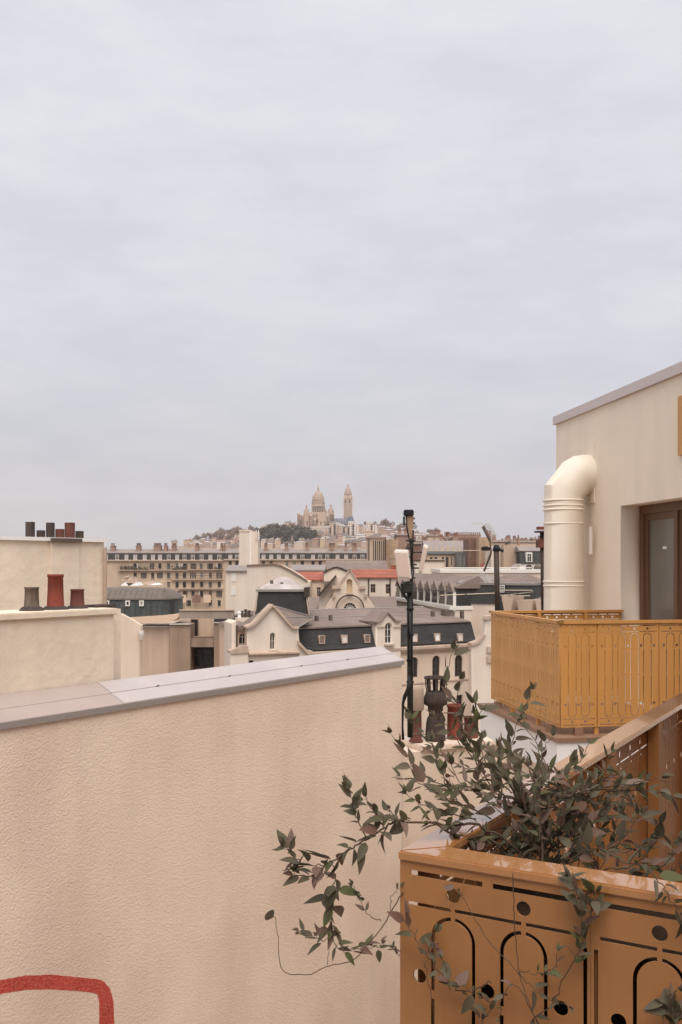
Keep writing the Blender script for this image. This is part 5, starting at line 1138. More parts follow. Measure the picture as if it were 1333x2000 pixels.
f, r = mansard('limestone apartment building with slate mansard and iron balconies beside the chimney wall', 200, 437, colsA,
    [(1106, [264, 298.5, 312.5, 329.5, 346, 360.5, 378, 393, 411, 428.5]), (1124, [264, 281, 298.5, 312.5, 329.5, 346, 360.5, 377, 394, 411, 428.5]), (1142, [329.5, 346, 360.5, 377, 394, 411, 428.5]), (1160, [346, 360.5, 377, 394, 411, 428.5]), (1178, [370, 411, 428.5])], HAUSS,
    [(222, 8, 2), (272, 8, 3), (309, 14, 5), (325, 6, 2), (341, 7, 3), (386, 6, 3), (434, 4, 2)], ybal=[(232, 370, 1113, True), (370, 436, 1112, True), (335, 436, 1131.5, True), (350, 436, 1149.5, False)], shut=(246.7, 264, 282.7, 312.5))
for x0, x1, py in ((236, 262, 1110), (262, 290, 1111), (336, 366, 1110), (420, 434, 1112)):
    bm = BM(); a, z = f.uz(x0, py); b = f.U(x1); 
    for k in range(40):
        bmesh.ops.create_icosphere(bm, subdivisions=1, radius=random.uniform(.12, .3), matrix=Matrix.Translation((random.uniform(a, b), -.5 + random.uniform(-.2, .2), z + random.uniform(-.3, .5))))
    o = mk('planted_balcony_boxes', bm, HEDGE, r); o['kind'] = 'stuff'
for x0, x1, m in ((345, 364, CREAM_WARM), (376, 392, BRICK), (398, 412, CREAM_WARM)):
    a, z1 = f.uz(x0, 1162, -1.5); b, z0 = f.uz(x1, 1177, -1.5); bm = BM(); box(bm, a, b, -1.6, -1.5, z0, z1); mk('painted_panel', bm, m, r)
mansard('limestone mansard building either side of the white tower', 437.3, 648, [450, 463, 515, 530, 545, 560.5, 575.7, 591, 611.8, 625.7, 639.5],
    [(1101, [450, 463, 515, 530, 561, 575.7, 591, 611.8, 625.7, 639.5])], HAUSS, [(438.5, 3, 1), (520, 5, 2), (560, 6, 3), (600, 5, 2), (646, 5, 3)], yeave=1094.5, shut=(450, 515, 530, 545, 560.5, 575.7, 611.8))
mansard('limestone mansard building left of the ribbed tower', 648.3, 722, [659.8, 676.5, 693, 708.4], [(1101, [659.8, 676.5, 693])], HAUSS_B, [(652, 4, 2), (693, 8, 4), (676, 4, 2)], yeave=1094.5)
# ================================================================== hillside town
def window_grid_mat(name, col, dark=(0.16, 0.12, 0.10)):
    m = M(name, col, 0.9, 0.08, 0.15)
    t = m.node_tree; nn = t.nodes.new; ll = t.links.new; b = t.nodes['Principled BSDF']
    src = b.inputs['Base Color'].links[0].from_socket
    tcn = nn('ShaderNodeTexCoord'); sp = nn('ShaderNodeSeparateXYZ'); ll(tcn.outputs['Object'], sp.inputs[0])
    def band(sock, per, lo, hi):
        a = nn('ShaderNodeMath'); a.operation = 'FLOORED_MODULO'; ll(sock, a.inputs[0]); a.inputs[1].default_value = per
        g = nn('ShaderNodeMath'); g.operation = 'COMPARE'; ll(a.outputs[0], g.inputs[0]); g.inputs[1].default_value = (lo + hi) / 2; g.inputs[2].default_value = (hi - lo) / 2; return g.outputs[0]
    bx = band(sp.outputs['X'], 2.6, 0.9, 1.8); bz = band(sp.outputs['Z'], 3.1, 0.9, 2.4)
    mu = nn('ShaderNodeMath'); mu.operation = 'MULTIPLY'; ll(bx, mu.inputs[0]); ll(bz, mu.inputs[1])
    m2 = nn('ShaderNodeMath'); m2.operation = 'MULTIPLY'; ll(mu.outputs[0], m2.inputs[0]); m2.inputs[1].default_value = 0.5
    mx = nn('ShaderNodeMix'); mx.data_type = 'RGBA'; ll(m2.outputs[0], mx.inputs[0]); ll(src, mx.inputs[6]); mx.inputs[7].default_value = (*dark, 1)
    ll(mx.outputs[2], b.inputs['Base Color'])
    return m
HW = [window_grid_mat('far_cream_front', (0.62, 0.50, 0.40)), window_grid_mat('far_white_front', (0.72, 0.64, 0.56)), window_grid_mat('far_pink_front', (0.56, 0.40, 0.32)), window_grid_mat('far_brown_front', (0.42, 0.30, 0.23)), window_grid_mat('far_ochre_front', (0.60, 0.45, 0.31))]
HR = [M('far_zinc', (0.44, 0.39, 0.37), 0.7, 0.1, 0.1), M('far_tile', (0.33, 0.19, 0.145), 0.85, 0.15, 0.1), M('far_slate', (0.20, 0.175, 0.165), 0.8, 0.15, 0.1)]

def hill_hit(px, py):
    k = (px - CX) / FPX; Y = 1000.0
    while Y < 1950:
        X = k * Y; z = hill_z(X, Y)
        if HY - (z - ZC) / Y * FPX <= py: return Vector((X, Y, z))
        Y += 6
    return None
hm = {}
def far_house(p, w, h, d, wi, ri, label, group, rz):
    key = (w, h, d, wi, ri)
    if key not in hm:
        bm = BM(); box(bm, -w / 2, w / 2, 0, d, -6, h); wm = fin(bm, 'house_wall'); wm.materials.append(HW[wi])
        rh = 2.2 if ri != 2 else 3.0
        bm = BM(); loft(bm, [(-w / 2 - .3, -.3), (w / 2 + .3, -.3), (w / 2 + .3, d + .3), (-w / 2 - .3, d + .3)], [(h + .01, 0), (h + .5, 0.1), (h + rh, min(w, d) * (.36 if ri != 2 else .18))]); rm = fin(bm, 'house_roof'); rm.materials.append(HR[ri])
        bm = BM(); box(bm, w * .2, w * .2 + 2.4, d * .4, d * .4 + .9, h, h + rh + 1.4); cm = fin(bm, 'house_chimney'); cm.materials.append(CHIMNEY_BRICK)
        hm[key] = (wm, rm, cm)
    r = root('hillside_house', label, 'house', tuple(p), rz, group)
    for nm, me in zip(('wall', 'roof', 'chimney'), hm[key]): link(bpy.data.objects.new(nm, me), r)
    return r
LAB = ['small cream house crowded on the basilica hillside', 'small whitish house crowded on the basilica hillside', 'small pink house crowded on the basilica hillside', 'small brown house crowded on the basilica hillside', 'small ochre house crowded on the basilica hillside']
ZONES = ((380, 'far down the left slope'), (430, 'left of the leafless trees'), (470, 'left behind the white tower'), (522, 'just right of the white tower'), (570, 'below the park trees'), (620, 'below the end of the park'), (665, 'below the basilica dome'), (700, 'below the bell tower'), (745, 'left above the ribbed tower'), (775, 'right above the ribbed tower'), (803, 'left of the antenna mast'), (840, 'right of the antenna mast'), (880, 'above the zinc attic house'), (930, 'above the brick party wall'), (990, 'above the aerial post'), (9999, 'near the flue pipe'))
def zone(px): return next(z for lim, z in ZONES if px < lim)
def hill_label(wi, ri, px, py):
    c_ = ('cream', 'whitish', 'pink', 'brown', 'ochre')[wi]; r_ = ('zinc-roofed', 'tile-roofed', 'slate-roofed')[ri]
    row = 'on the hill skyline' if py == 0 else 'high on the hill' if py < 1049 else 'halfway up the hill' if py < 1062 else 'low on the hill'
    return f'small {c_} {r_} house {row} {zone(px)}'
rnd = random.Random(5)
spots = []
for py in (1036, 1041, 1046, 1051, 1056, 1061, 1066, 1071):
    px = 330 + rnd.uniform(0, 10)
    while px < 1075:
        step = rnd.uniform(7, 13)
        if not (500 < px < 618 and py < 1067) and not (615 < px < 745 and py < 1052): spots.append((px, py + rnd.uniform(-2, 2), step))
        px += step * rnd.uniform(1.0, 1.6)
for px, py, st_ in spots:
    p = hill_hit(px, py)
    if p is None: continue
    w = rnd.choice((7, 9, 11, 14)); h = rnd.choice((4, 6, 8, 11)); wi = rnd.choice((0, 0, 1, 2, 3, 3, 4)); ri = rnd.choice((0, 0, 1, 2))
    far_house(p, w, h, 10, wi, ri, hill_label(wi, ri, px, py), 'houses on the basilica hillside', rnd.uniform(-.7, .7))
# houses along the skyline left and right of the basilica
for px, w, h, wi, ri in ((485, 20, 9, 4, 2), (503, 16, 8, 0, 0), (520, 20, 10, 0, 1), (537, 14, 12, 4, 2), (550, 13, 9, 2, 0), (563, 13, 12, 0, 2), (574, 10, 9, 2, 0), (745, 18, 9, 3, 0), (763, 18, 9, 4, 1), (838, 16, 7, 0, 0), (868, 30, 7, 2, 0), (912, 40, 12, 0, 0), (950, 30, 9, 2, 1), (990, 30, 9, 3, 0), (425, 20, 6, 0, 0), (400, 16, 7, 1, 0), (370, 20, 6, 4, 1)):
    X = (px - CX) / FPX * 1900
    far_house(Vector((X, 1900, hill_z(X, 1900))), w, h, 12, wi, ri, hill_label(wi, ri, px, 0), 'skyline houses on the hill', 0)
# white terrace of tall houses right below the basilica
for k in range(11):
    px = 641 + k * 9.0; p = hill_hit(px, 1050.5); 
    w, h = 9.0, 15 + 2.2 * ((k * 7) % 4); wi = 1 if k % 3 != 2 else 0
    m = M('tall_white_front', (0.70, 0.60, 0.52), 0.9, 0.05, 0.1) if k in (5, 6, 8, 9, 10) else M('tall_cream_front', (0.55, 0.42, 0.335), 0.9, 0.08, 0.1)
    r = root('hill_terrace_house', ('tall narrow whitish house' if k in (5, 6, 8, 9, 10) else 'tall narrow pinkish house') + ', ' + ('first', 'second', 'third', 'fourth', 'fifth', 'sixth', 'seventh', 'eighth', 'ninth', 'tenth', 'last')[k] + ' of the terrace below the basilica counted from the dome side', 'house', tuple(p), 0, 'terrace of tall houses below the basilica')
    bm = BM(); box(bm, -w / 2, w / 2, 0, 12, -6, h); mk('wall', bm, m, r)
    bm = BM(); loft(bm, [(-w / 2 - .2, -.2), (w / 2 + .2, -.2), (w / 2 + .2, 12.2), (-w / 2 - .2, 12.2)], [(h + .01, 0), (h + .4, 0.1), (h + 2.6, 1.6)]); mk('roof', bm, HR[(0, 2, 0)[k % 3]], r)
    for i in range(2):
        for j in range(6):
            x0 = -w / 2 + 1.3 + i * 3.6
            if 1.5 + j * 3.4 + 2 < h: window(r, x0, x0 + 1.5, 1.5 + j * 3.4, 3.5 + j * 3.4, -.12, 'none', False, SHUTTER, SOOT)

# ================================================================== basilica
BY = 1950.0; sB = BY / FPX
base = P(635, 1034, BY)
BA = root('basilica', 'pale domed basilica with tall bell tower on the hilltop', 'basilica', tuple(base))
def bx_(px): return (px - 635) * sB
def bz(py): return (1034 - py) * sB
def bbox(px0, px1, py0, py1, y0, y1, mat, name):
    bm = BM(); box(bm, bx_(px0), bx_(px1), y0, y1, bz(py1), bz(py0)); return mk(name, bm, mat, BA)
def blathe(px, dy, prof, n, mat, name, parent=None, smooth=True):
    bm = BM(); lathe(bm, [(r * sB, bz(py)) for r, py in prof], n, (bx_(px), dy, 0)); return mk(name, bm, mat, parent or BA, smooth=smooth)
# main masses
bbox(600, 645, 1003, 1040, -4, 30, BASILICA, 'crossing_block')
bbox(582, 604, 1006, 1040, -8, 26, BASILICA, 'front_block')
bbox(645, 682, 1024.5, 1040, 2, 34, BASILICA, 'nave')
bbox(606, 637, 1000.5, 1012, -2, 26, BASILICA, 'drum_base')
bbox(622, 640, 1008, 1040, -12, -4, BASILICA, 'transept')
bm = BM(); prism(bm, [(bx_(622), bz(1008)), (bx_(640), bz(1008)), (bx_(631), bz(1001))], -12, 4); mk('transept_gable', bm, BASILICA, BA)
bm = BM(); profx(bm, [(0, bz(1024)), (0, bz(1022)), (8, bz(1012)), (20, bz(1012)), (28, bz(1024))], bx_(648), bx_(681)); mk('sheeted_roof', bm, BLUE_TARP, BA)
bm = BM(); hexa(bm, [(bx_(679), -4, bz(1026)), (bx_(694), -4, bz(1026)), (bx_(694), 12, bz(1026)), (bx_(679), 12, bz(1026)), (bx_(681), -2, bz(1009)), (bx_(690), -2, bz(1009)), (bx_(690), 10, bz(1009)), (bx_(681), 10, bz(1009))]); mk('sheeted_block', bm, BLUE_TARP, BA)
for k in range(5): bbox(655 + k * 5, 656.2 + k * 5, 1013, 1024, -1.2, 1.5, BASILICA, 'buttress')
# stepped turrets in front
for px, r, y0, y1 in ((584, 2.6, 1001, 1030), (592, 2.2, 1004, 1030), (608, 3, 1004, 1034), (616, 2.6, 1012, 1034), (628, 2.6, 1014, 1034), (640, 3, 1004, 1034)):
    blathe(px, -10, [(r, y1), (r, y0 + 5), (r * 1.1, y0 + 4.6), (r * 1.1, y0 + 4), (r * .8, y0 + 2), (.2, y0)], 10, BASILICA, 'turret')
for x0, x1, y0, y1 in ((612.5, 614.5, 1005, 1010), (617.5, 619.5, 1005, 1010), (587, 589, 1016, 1026), (617, 621, 1014, 1020), (600, 602, 1018, 1026), (626, 628, 1018, 1024), (634, 636, 1018, 1024), (606, 608, 1018, 1026)):
    o = bbox(x0, x1, y0, y1, -12.4 if x0 > 621 else -8.4 if x0 < 604 else -4.4, -4, M('deep_arch', (0.13, 0.10, 0.08), 0.9), 'arched_opening')
# terraces below the church
for x0, x1, y0 in ((592, 640, 1030), (602, 636, 1037), (606, 630, 1046)):
    bbox(x0, x1, y0, 1072, -30 - (y0 - 1030) * 6, -12, M('terrace_stone', (0.50, 0.38, 0.31), 0.9, 0.25, 0.12), 'terrace')
# central dome
blathe(621.7, 12, [(13.6, 1003), (13.6, 1001), (13, 1000)], 24, BASILICA, 'dome_plinth')
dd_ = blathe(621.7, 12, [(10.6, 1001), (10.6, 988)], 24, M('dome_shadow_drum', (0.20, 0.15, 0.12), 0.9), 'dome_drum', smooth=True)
for k in range(20):
    a = 2 * math.pi * k / 20; bm = BM(); lathe(bm, [(.75, bz(1000.5)), (.62, bz(989))], 6, (bx_(621.7) + 12.2 * sB * math.cos(a), 12 + 12.2 * sB * math.sin(a), 0)); mk('column', bm, BASILICA, dd_)
blathe(621.7, 12, [(12.6, 989.2), (13.4, 988.4), (13.4, 986.8), (12.6, 986.4), (12.3, 981.2), (13, 980.8), (13, 979.8), (12.3, 979.2)], 24, BASILICA, 'dome_cornice', smooth=False)
for k in range(16):
    a = 2 * math.pi * (k + .5) / 16; bm = BM(); box(bm, -.55, .55, -.3, .3, bz(985.6), bz(982)); me = fin(bm, 'opening'); me.materials.append(MATS['deep_arch']); o = mk('drum_opening', me, None, BA, (bx_(621.7) + 12.3 * sB * math.cos(a), 12 + 12.3 * sB * math.sin(a), 0), (0, 0, a + math.pi / 2))
blathe(621.7, 12, [(12.2, 979.5), (12.0, 976), (11.2, 971), (9.6, 966.5), (7.2, 962.5), (4.2, 959.8), (2.2, 959)], 32, BASILICA_D, 'dome')
blathe(621.7, 12, [(2.2, 959.6), (1.8, 958.5), (1.8, 953.5), (2.2, 953), (1.4, 951.5), (0.8, 949), (.25, 944)], 12, BASILICA, 'dome_lantern')
# small domes
for px, dy, r, yb_, yt_, yl in ((599, -2, 5.9, 1006, 992, 984.5), (646.6, 2, 6.6, 1005, 990, 983), (634, 26, 5, 1003, 992, 986)):
    blathe(px, dy, [(r * .95, yb_ + 14), (r * .95, yb_ + .5), (r * 1.08, yb_), (r * 1.05, yb_ - .8), (r * .98, yb_ - 1.2), (r * .95, yb_ - (yb_ - yt_) * .35), (r * .78, yb_ - (yb_ - yt_) * .62), (r * .45, yb_ - (yb_ - yt_) * .88), (r * .18, yt_)], 20, BASILICA_D, 'small_dome')
    blathe(px, dy, [(r * .2, yt_ + .6), (r * .2, yt_ - 2.6), (r * .26, yt_ - 3), (.2, yl)], 8, BASILICA, 'small_lantern')
# bell tower
tx = 680.3
o = bbox(671.6, 689, 972, 1040, 22, 39, BASILICA, 'bell_tower')
for x0, x1, y0, y1 in ((674.3, 676.8, 975, 981), (682, 685, 974.5, 981.5)):
    bbox(x0, x1, y0, y1, 21.6, 22.5, MATS['deep_arch'], 'belfry_opening')
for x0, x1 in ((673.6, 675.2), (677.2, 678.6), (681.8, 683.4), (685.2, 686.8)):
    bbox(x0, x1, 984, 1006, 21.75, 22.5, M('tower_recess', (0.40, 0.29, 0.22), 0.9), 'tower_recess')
bbox(679.2, 680.6, 972, 1010, 21.2, 22.5, BASILICA, 'tower_buttress')
for y in (971.6, 983, 1008): bbox(671, 689.6, y - .6, y + .6, 21.4, 39.6, BASILICA, 'tower_cornice')
bm = BM(); loft(bm, [(bx_(672.4), 22.8), (bx_(688.2), 22.8), (bx_(688.2), 38.2), (bx_(672.4), 38.2)], [(bz(971), 0), (bz(965), .6)]); mk('tower_attic', bm, BASILICA, BA)
blathe(tx, 30.5, [(7.6, 965.5), (7.2, 962), (6.2, 957), (4.6, 952.5), (2.2, 949)], 20, BASILICA_D, 'tower_dome')
blathe(tx, 30.5, [(2.4, 949.4), (1.7, 948.6), (1.7, 946.5), (2, 946.2), (.9, 944.5), (.25, 942)], 10, BASILICA, 'tower_lantern')

# ================================================================== trees on the hill
def crown_mesh(seed, n, rx, rz_, q, bare=False):
    rg = random.Random(seed); vs_, fs = [], []
    blobs = [(rg.gauss(0, .45), rg.gauss(0, .45), rg.uniform(-.5, .6), rg.uniform(.35, .6)) for _ in range(9)]
    for i in range(n):
        b = blobs[i % 9]; v = Vector((rg.gauss(0, 1), rg.gauss(0, 1), rg.gauss(0, 1))).normalized() * b[3] * (rg.random() ** .4)
        c = Vector(((b[0] + v.x) * rx, (b[1] + v.y) * rx, (b[2] + v.z) * rz_))
        a = Vector((rg.gauss(0, 1), rg.gauss(0, 1), rg.gauss(0, 1))).normalized(); s = q * rg.uniform(.6, 1.4); t = a.orthogonal().normalized()
        if bare: t = (t + Vector((0, 0, .7))).normalized()
        u_ = a.cross(t).normalized(); w_ = s * (.22 if bare else .7); k = len(vs_)
        vs_ += [c - t * s - u_ * w_ * .4, c + u_ * w_, c + t * s, c - u_ * w_]; fs.append((k, k + 1, k + 2, k + 3))
    me = bpy.data.meshes.new('crown'); me.from_pydata([tuple(v) for v in vs_], [], fs); return me
crowns = {}
for kind, m, bare in (('evergreen', HEDGE, False), ('bare', BARE, True)):
    for s in range(3):
        me = crown_mesh(s + (10 if bare else 0), 420, 6.0, 6.0, 1.1 if not bare else 1.5, bare); me.materials.append(m); crowns[kind, s] = me
bm = BM(); tube(bm, [(0, 0, -3), (0.2, 0, 4), (0, 0.2, 9)], 0.5, 7, r_end=.18)
for k in range(5): a = k * 1.3; tube(bm, [(0.1, 0, 4 + k), (2.2 * math.cos(a), 2.2 * math.sin(a), 7 + k), (3.6 * math.cos(a), 3.6 * math.sin(a), 9 + k)], .18, 5, r_end=.05)
trunk_me = fin(bm, 'trunk'); trunk_me.materials.append(BARK)
def tree(p, kind, s, label, group, k):
    r = root('evergreen_tree' if kind == 'evergreen' else 'bare_tree', label, 'tree', tuple(p), rnd.uniform(0, 6), group); r.scale = (s, s, s * rnd.uniform(.9, 1.2))
    link(bpy.data.objects.new('trunk', trunk_me), r); c = bpy.data.objects.new('crown', crowns[kind, k % 3]); link(c, r); c.location = (0, 0, 9)
k = 0
for px, py, s in ((512, 1062, 1.5), (520, 1056, 1.5), (528, 1050, 1.4), (536, 1060, 1.6), (545, 1054, 1.4), (553, 1063, 1.6), (560, 1057, 1.4), (568, 1052, 1.2), (573, 1062, 1.6), (582, 1056, 1.3), (590, 1062, 1.6), (598, 1057, 1.3), (604, 1064, 1.4), (520, 1067, 1.5), (545, 1068, 1.5), (563, 1069, 1.5), (583, 1069, 1.5), (600, 1069, 1.4), (611, 1066, 1.0), (508, 1068, 1.3), (532, 1044, 1.1), (555, 1046, 1.0), (508, 1050, 1.0)):
    p = hill_hit(px, py); k += 1
    if p: tree(p, 'evergreen', s, 'dark evergreen tree ' + ('high' if py < 1056 else 'low') + ' in the hillside park, ' + ('at its left edge' if px < 525 else 'left of its middle' if px < 550 else 'right of its middle' if px < 575 else 'at its right edge'), 'dark trees of the hillside park', k)
for px, py, s in ((385, 1062, 1.2), (398, 1060, 1.3), (411, 1057, 1.4), (423, 1058, 1.3), (433, 1054, 1.4), (445, 1054, 1.4), (455, 1050, 1.4), (463, 1052, 1.4), (475, 1050, 1.2), (490, 1042, 1.1), (572, 1037, 1.0), (450, 1062, 1.3), (430, 1064, 1.2), (640, 1033, .8), (660, 1032, .7), (752, 1036, 1.3), (762, 1036, 1.2), (782, 1044, 1.3), (790, 1043, 1.4), (800, 1047, 1.4), (842, 1052, 1.2), (852, 1053, 1.1), (730, 1034, 1.0), (716, 1032, .9), (1040, 1066, 1.1), (1025, 1066, 1.0), (880, 1058, 1.0), (612, 1060, .9), (622, 1062, .8)):
    X = (px - CX) / FPX * 1880; p = hill_hit(px, py) or Vector((X, 1880, hill_z(X, 1880))); k += 1
    tree(p, 'bare', s, ('large' if s > 1.25 else 'small') + ' brown leafless tree on the hill ' + zone(px), 'leafless trees on the hill', k)
# ================================================================== climbing plant
LM = []
def leaf_mesh(seed, curl, fold, wid):
    """pointed oval leaf along +x, 1 unit long"""
    n = 7; vs_, fs = [], []
    for i in range(n + 1):
        t = i / n; w = wid * math.sin(math.pi * t ** .72) ** .9 * (1 - t * .25) if 0 < t < 1 else 0.0
        zc = -curl * t * t; x = t * (1 - .12 * curl * t)
        for s in (-1, 0, 1): vs_.append((x, s * w, zc + abs(s) * w * fold))
    for i in range(n):
        a = 3 * i; fs += [(a, a + 3, a + 4, a + 1), (a + 1, a + 4, a + 5, a + 2)]
    vs_ += [(-.16, -.012, .02), (-.16, .012, .02)]; fs.append((len(vs_) - 2, 0 + 1, len(vs_) - 1))
    me = bpy.data.meshes.new('leaf'); me.from_pydata(vs_, [], fs)
    for p in me.polygons: p.use_smooth = True
    return me
for sd, (c, f_, w) in enumerate(((.10, .3, .22), (.35, .45, .26), (-.12, .5, .19), (.22, .2, .29))):
    for m in (LEAF_A, LEAF_A, LEAF_B, LEAF_C):
        me = leaf_mesh(sd, c, f_, w); me.materials.append(m); LM.append(me)
pr = random.Random(11)
def smooth_path(pts, n=6):
    """Catmull-Rom through the points"""
    P_ = [pts[0] * 2 - pts[1]] + pts + [pts[-1] * 2 - pts[-2]]; out_ = []
    for i in range(1, len(P_) - 2):
        for k in range(n):
            t = k / n; a, b, c, d = P_[i - 1], P_[i], P_[i + 1], P_[i + 2]
            out_.append(.5 * ((2 * b) + (c - a) * t + (2 * a - 5 * b + 4 * c - d) * t * t + (3 * b - a - 3 * c + d) * t ** 3))
    out_.append(pts[-1]); return out_

class Plant:
    def __init__(s, name, label, loc):
        s.r = root(name, label, 'plant', tuple(loc)); s.o = Vector(loc); s.count = 0; s.mass = BM(); s.leaves = []
    def stem(s, pts, r0, r1, leafy=(0.15, 1.0), gap=.022, size=.040, pair=True, mat=STEM, tip=True, wob=.002, green=.1):
        p = smooth_path([Vector(q) for q in pts], 6)
        p = [q + Vector((pr.gauss(0, wob), pr.gauss(0, wob), pr.gauss(0, wob))) * (1 if 0 < i < len(p) - 1 else 0) for i, q in enumerate(p)]
        bm = BM(); tube(bm, [q - s.o for q in p], r0 * .72, 6, r_end=r1 * .8); mk('stem', bm, mat, s.r, smooth=True)
        ln = [0]
        for a, b in zip(p, p[1:]): ln.append(ln[-1] + (b - a).length)
        T = ln[-1]; d = T * leafy[0] + gap * pr.random(); side = pr.random() * 6.28
        while d < T * leafy[1]:
            i = max(j for j in range(len(ln)) if ln[j] <= d); i = min(i, len(p) - 2); t = (d - ln[i]) / max(1e-6, ln[i + 1] - ln[i])
            q = p[i].lerp(p[i + 1], t); tan = (p[i + 1] - p[i]).normalized()
            side += 2.4 + pr.gauss(0, .3)
            for k in range(2 if pair and pr.random() < .7 else 1): s.leaf(q, tan, side + math.pi * k, size * pr.uniform(.6, 1.4) * (1 - .2 * d / T), green)
            d += gap * pr.uniform(.7, 1.4)
        if tip:
            tan = (p[-1] - p[-2]).normalized()
            for k in range(3): s.leaf(p[-1], tan, side + 2.1 * k, size * pr.uniform(.35, .7), green + .2, .35)
        return p
    def leaf(s, q, tan, ang, size, green=.1, spread=None):
        a = tan.orthogonal().normalized(); b = tan.cross(a); out_ = (a * math.cos(ang) + b * math.sin(ang))
        sp_ = spread if spread is not None else pr.uniform(.5, 1.3)
        d = (tan * 1.0 + out_ * sp_ + Vector((0, 0, pr.uniform(-.25, .55)))).normalized()
        up = Vector((pr.gauss(0, .5), pr.gauss(-.3, .5), 1.0)); y = up.cross(d).normalized(); z = d.cross(y)
        m = Matrix((d, y, z)).transposed().to_4x4()
        g = pr.random()
        mi = 3 if g < green else (2 if g < green + .2 else pr.choice((0, 1)))
        s.leaves.append((size, Matrix.Translation(q + d * .16 * size - s.o) @ m @ Matrix.Diagonal((size, size * pr.uniform(.8, 1.15), size, 1)), pr.randrange(4) * 4 + mi))
    def finish(s):
        L_ = sorted(s.leaves, key=lambda l: -l[0])
        for size, m, k in L_[:300]:
            o = bpy.data.objects.new('leaf', LM[k]); link(o, s.r); o.matrix_basis = m
        if len(L_) > 300:
            for mi, mat in ((0, LEAF_A), (2, LEAF_B), (3, LEAF_C)):
                vs_, fs = [], []
                for size, m, k in L_[300:]:
                    kk = k % 4; kk = 0 if kk == 1 else kk
                    if kk != mi: continue
                    me = LM[k]; n0 = len(vs_); vs_ += [tuple(m @ v.co) for v in me.vertices]; fs += [tuple(n0 + i for i in p.vertices) for p in me.polygons]
                if vs_:
                    me = bpy.data.meshes.new('foliage'); me.from_pydata(vs_, [], fs); me.materials.append(mat); o = bpy.data.objects.new('foliage', me); link(o, s.r); o['kind'] = 'stuff'
                    for p in me.polygons: p.use_smooth = True

b0p = P(1030, 1690, 2.02)
PL = Plant('climbing_plant', 'sprawling climber with dark pointed leaves growing from the ochre planter', (b0p.x, b0p.y, zr - .24))
def pp(*l): return [P(*q) for q in l]
S = PL.stem
# woody base stems
for pts in (pp((1060, 1720, 2.0), (1000, 1650, 2.02), (930, 1612, 2.0), (880, 1612, 1.98), (780, 1604, 1.95)),
            pp((1040, 1730, 2.0), (960, 1640, 2.05), (900, 1640, 2.0), (880, 1625, 1.98), (840, 1605, 1.96)),
            pp((1100, 1740, 2.05), (1040, 1650, 2.1), (1010, 1560, 2.15), (960, 1480, 2.2)),
            pp((1120, 1740, 2.0), (1090, 1640, 2.05), (1110, 1570, 2.1), (1180, 1540, 2.1)),
            pp((1050, 1730, 1.98), (1060, 1640, 2.0), (1030, 1560, 2.1), (1000, 1500, 2.15))):
    S(pts, .0045, .0025, leafy=(.5, 1), gap=.035, size=.038)
# long branch over the wall to the left
S(pp((790, 1603, 1.95), (760, 1612, 1.95), (715, 1640, 1.94), (675, 1665, 1.93), (640, 1690, 1.92), (612, 1712, 1.91), (575, 1706, 1.9)), .0034, .0012, leafy=(.08, 1), gap=.0135, size=.044)
S(pp((715, 1640, 1.94), (700, 1600, 1.94), (688, 1565, 1.94), (678, 1528, 1.93)), .0018, .0008, leafy=(.1, 1), gap=.013, size=.034)
S(pp((770, 1608, 1.95), (745, 1595, 1.95), (728, 1580, 1.96), (715, 1555, 1.96)), .0016, .0008, gap=.014, size=.036)
S(pp((800, 1603, 1.95), (775, 1600, 1.96), (760, 1582, 1.96)), .0016, .0008, gap=.015, size=.030)
S(pp((640, 1690, 1.92), (600, 1690, 1.9), (572, 1672, 1.9), (555, 1655, 1.9)), .0016, .0008, gap=.013, size=.042)
S(pp((650, 1690, 1.92), (655, 1730, 1.92), (650, 1770, 1.91), (645, 1815, 1.91)), .0016, .0009, gap=.014, size=.050)
S(pp((645, 1815, 1.91), (640, 1835, 1.91), (615, 1832, 1.91), (585, 1820, 1.9)), .0012, .0007, gap=.013, size=.032)
S(pp((648, 1800, 1.91), (650, 1840, 1.91), (672, 1856, 1.91), (712, 1852, 1.91), (745, 1845, 1.91)), .0012, .0007, leafy=(.3, .95), gap=.016, size=.030, green=.3)
# bare twig looping back
S(pp((788, 1742, 1.9), (765, 1780, 1.9), (745, 1815, 1.9), (712, 1852, 1.9), (690, 1876, 1.9), (635, 1890, 1.9), (602, 1904, 1.9), (552, 1895, 1.9), (543, 1830, 1.9), (537, 1790, 1.9)), .0016, .0008, leafy=(.95, 1), tip=False, wob=.0006)
S(pp((745, 1800, 1.9), (722, 1790, 1.9), (706, 1768, 1.9), (690, 1730, 1.9)), .0012, .0007, leafy=(.4, 1), gap=.02, size=.020)
S(pp((764, 1780, 1.9), (766, 1752, 1.9), (784, 1732, 1.9)), .0010, .0006, leafy=(.6, 1), gap=.02, size=.016)
S(pp((640, 1885, 1.9), (640, 1840, 1.9), (645, 1800, 1.9)), .0008, .0006, leafy=(.95, 1), tip=False)
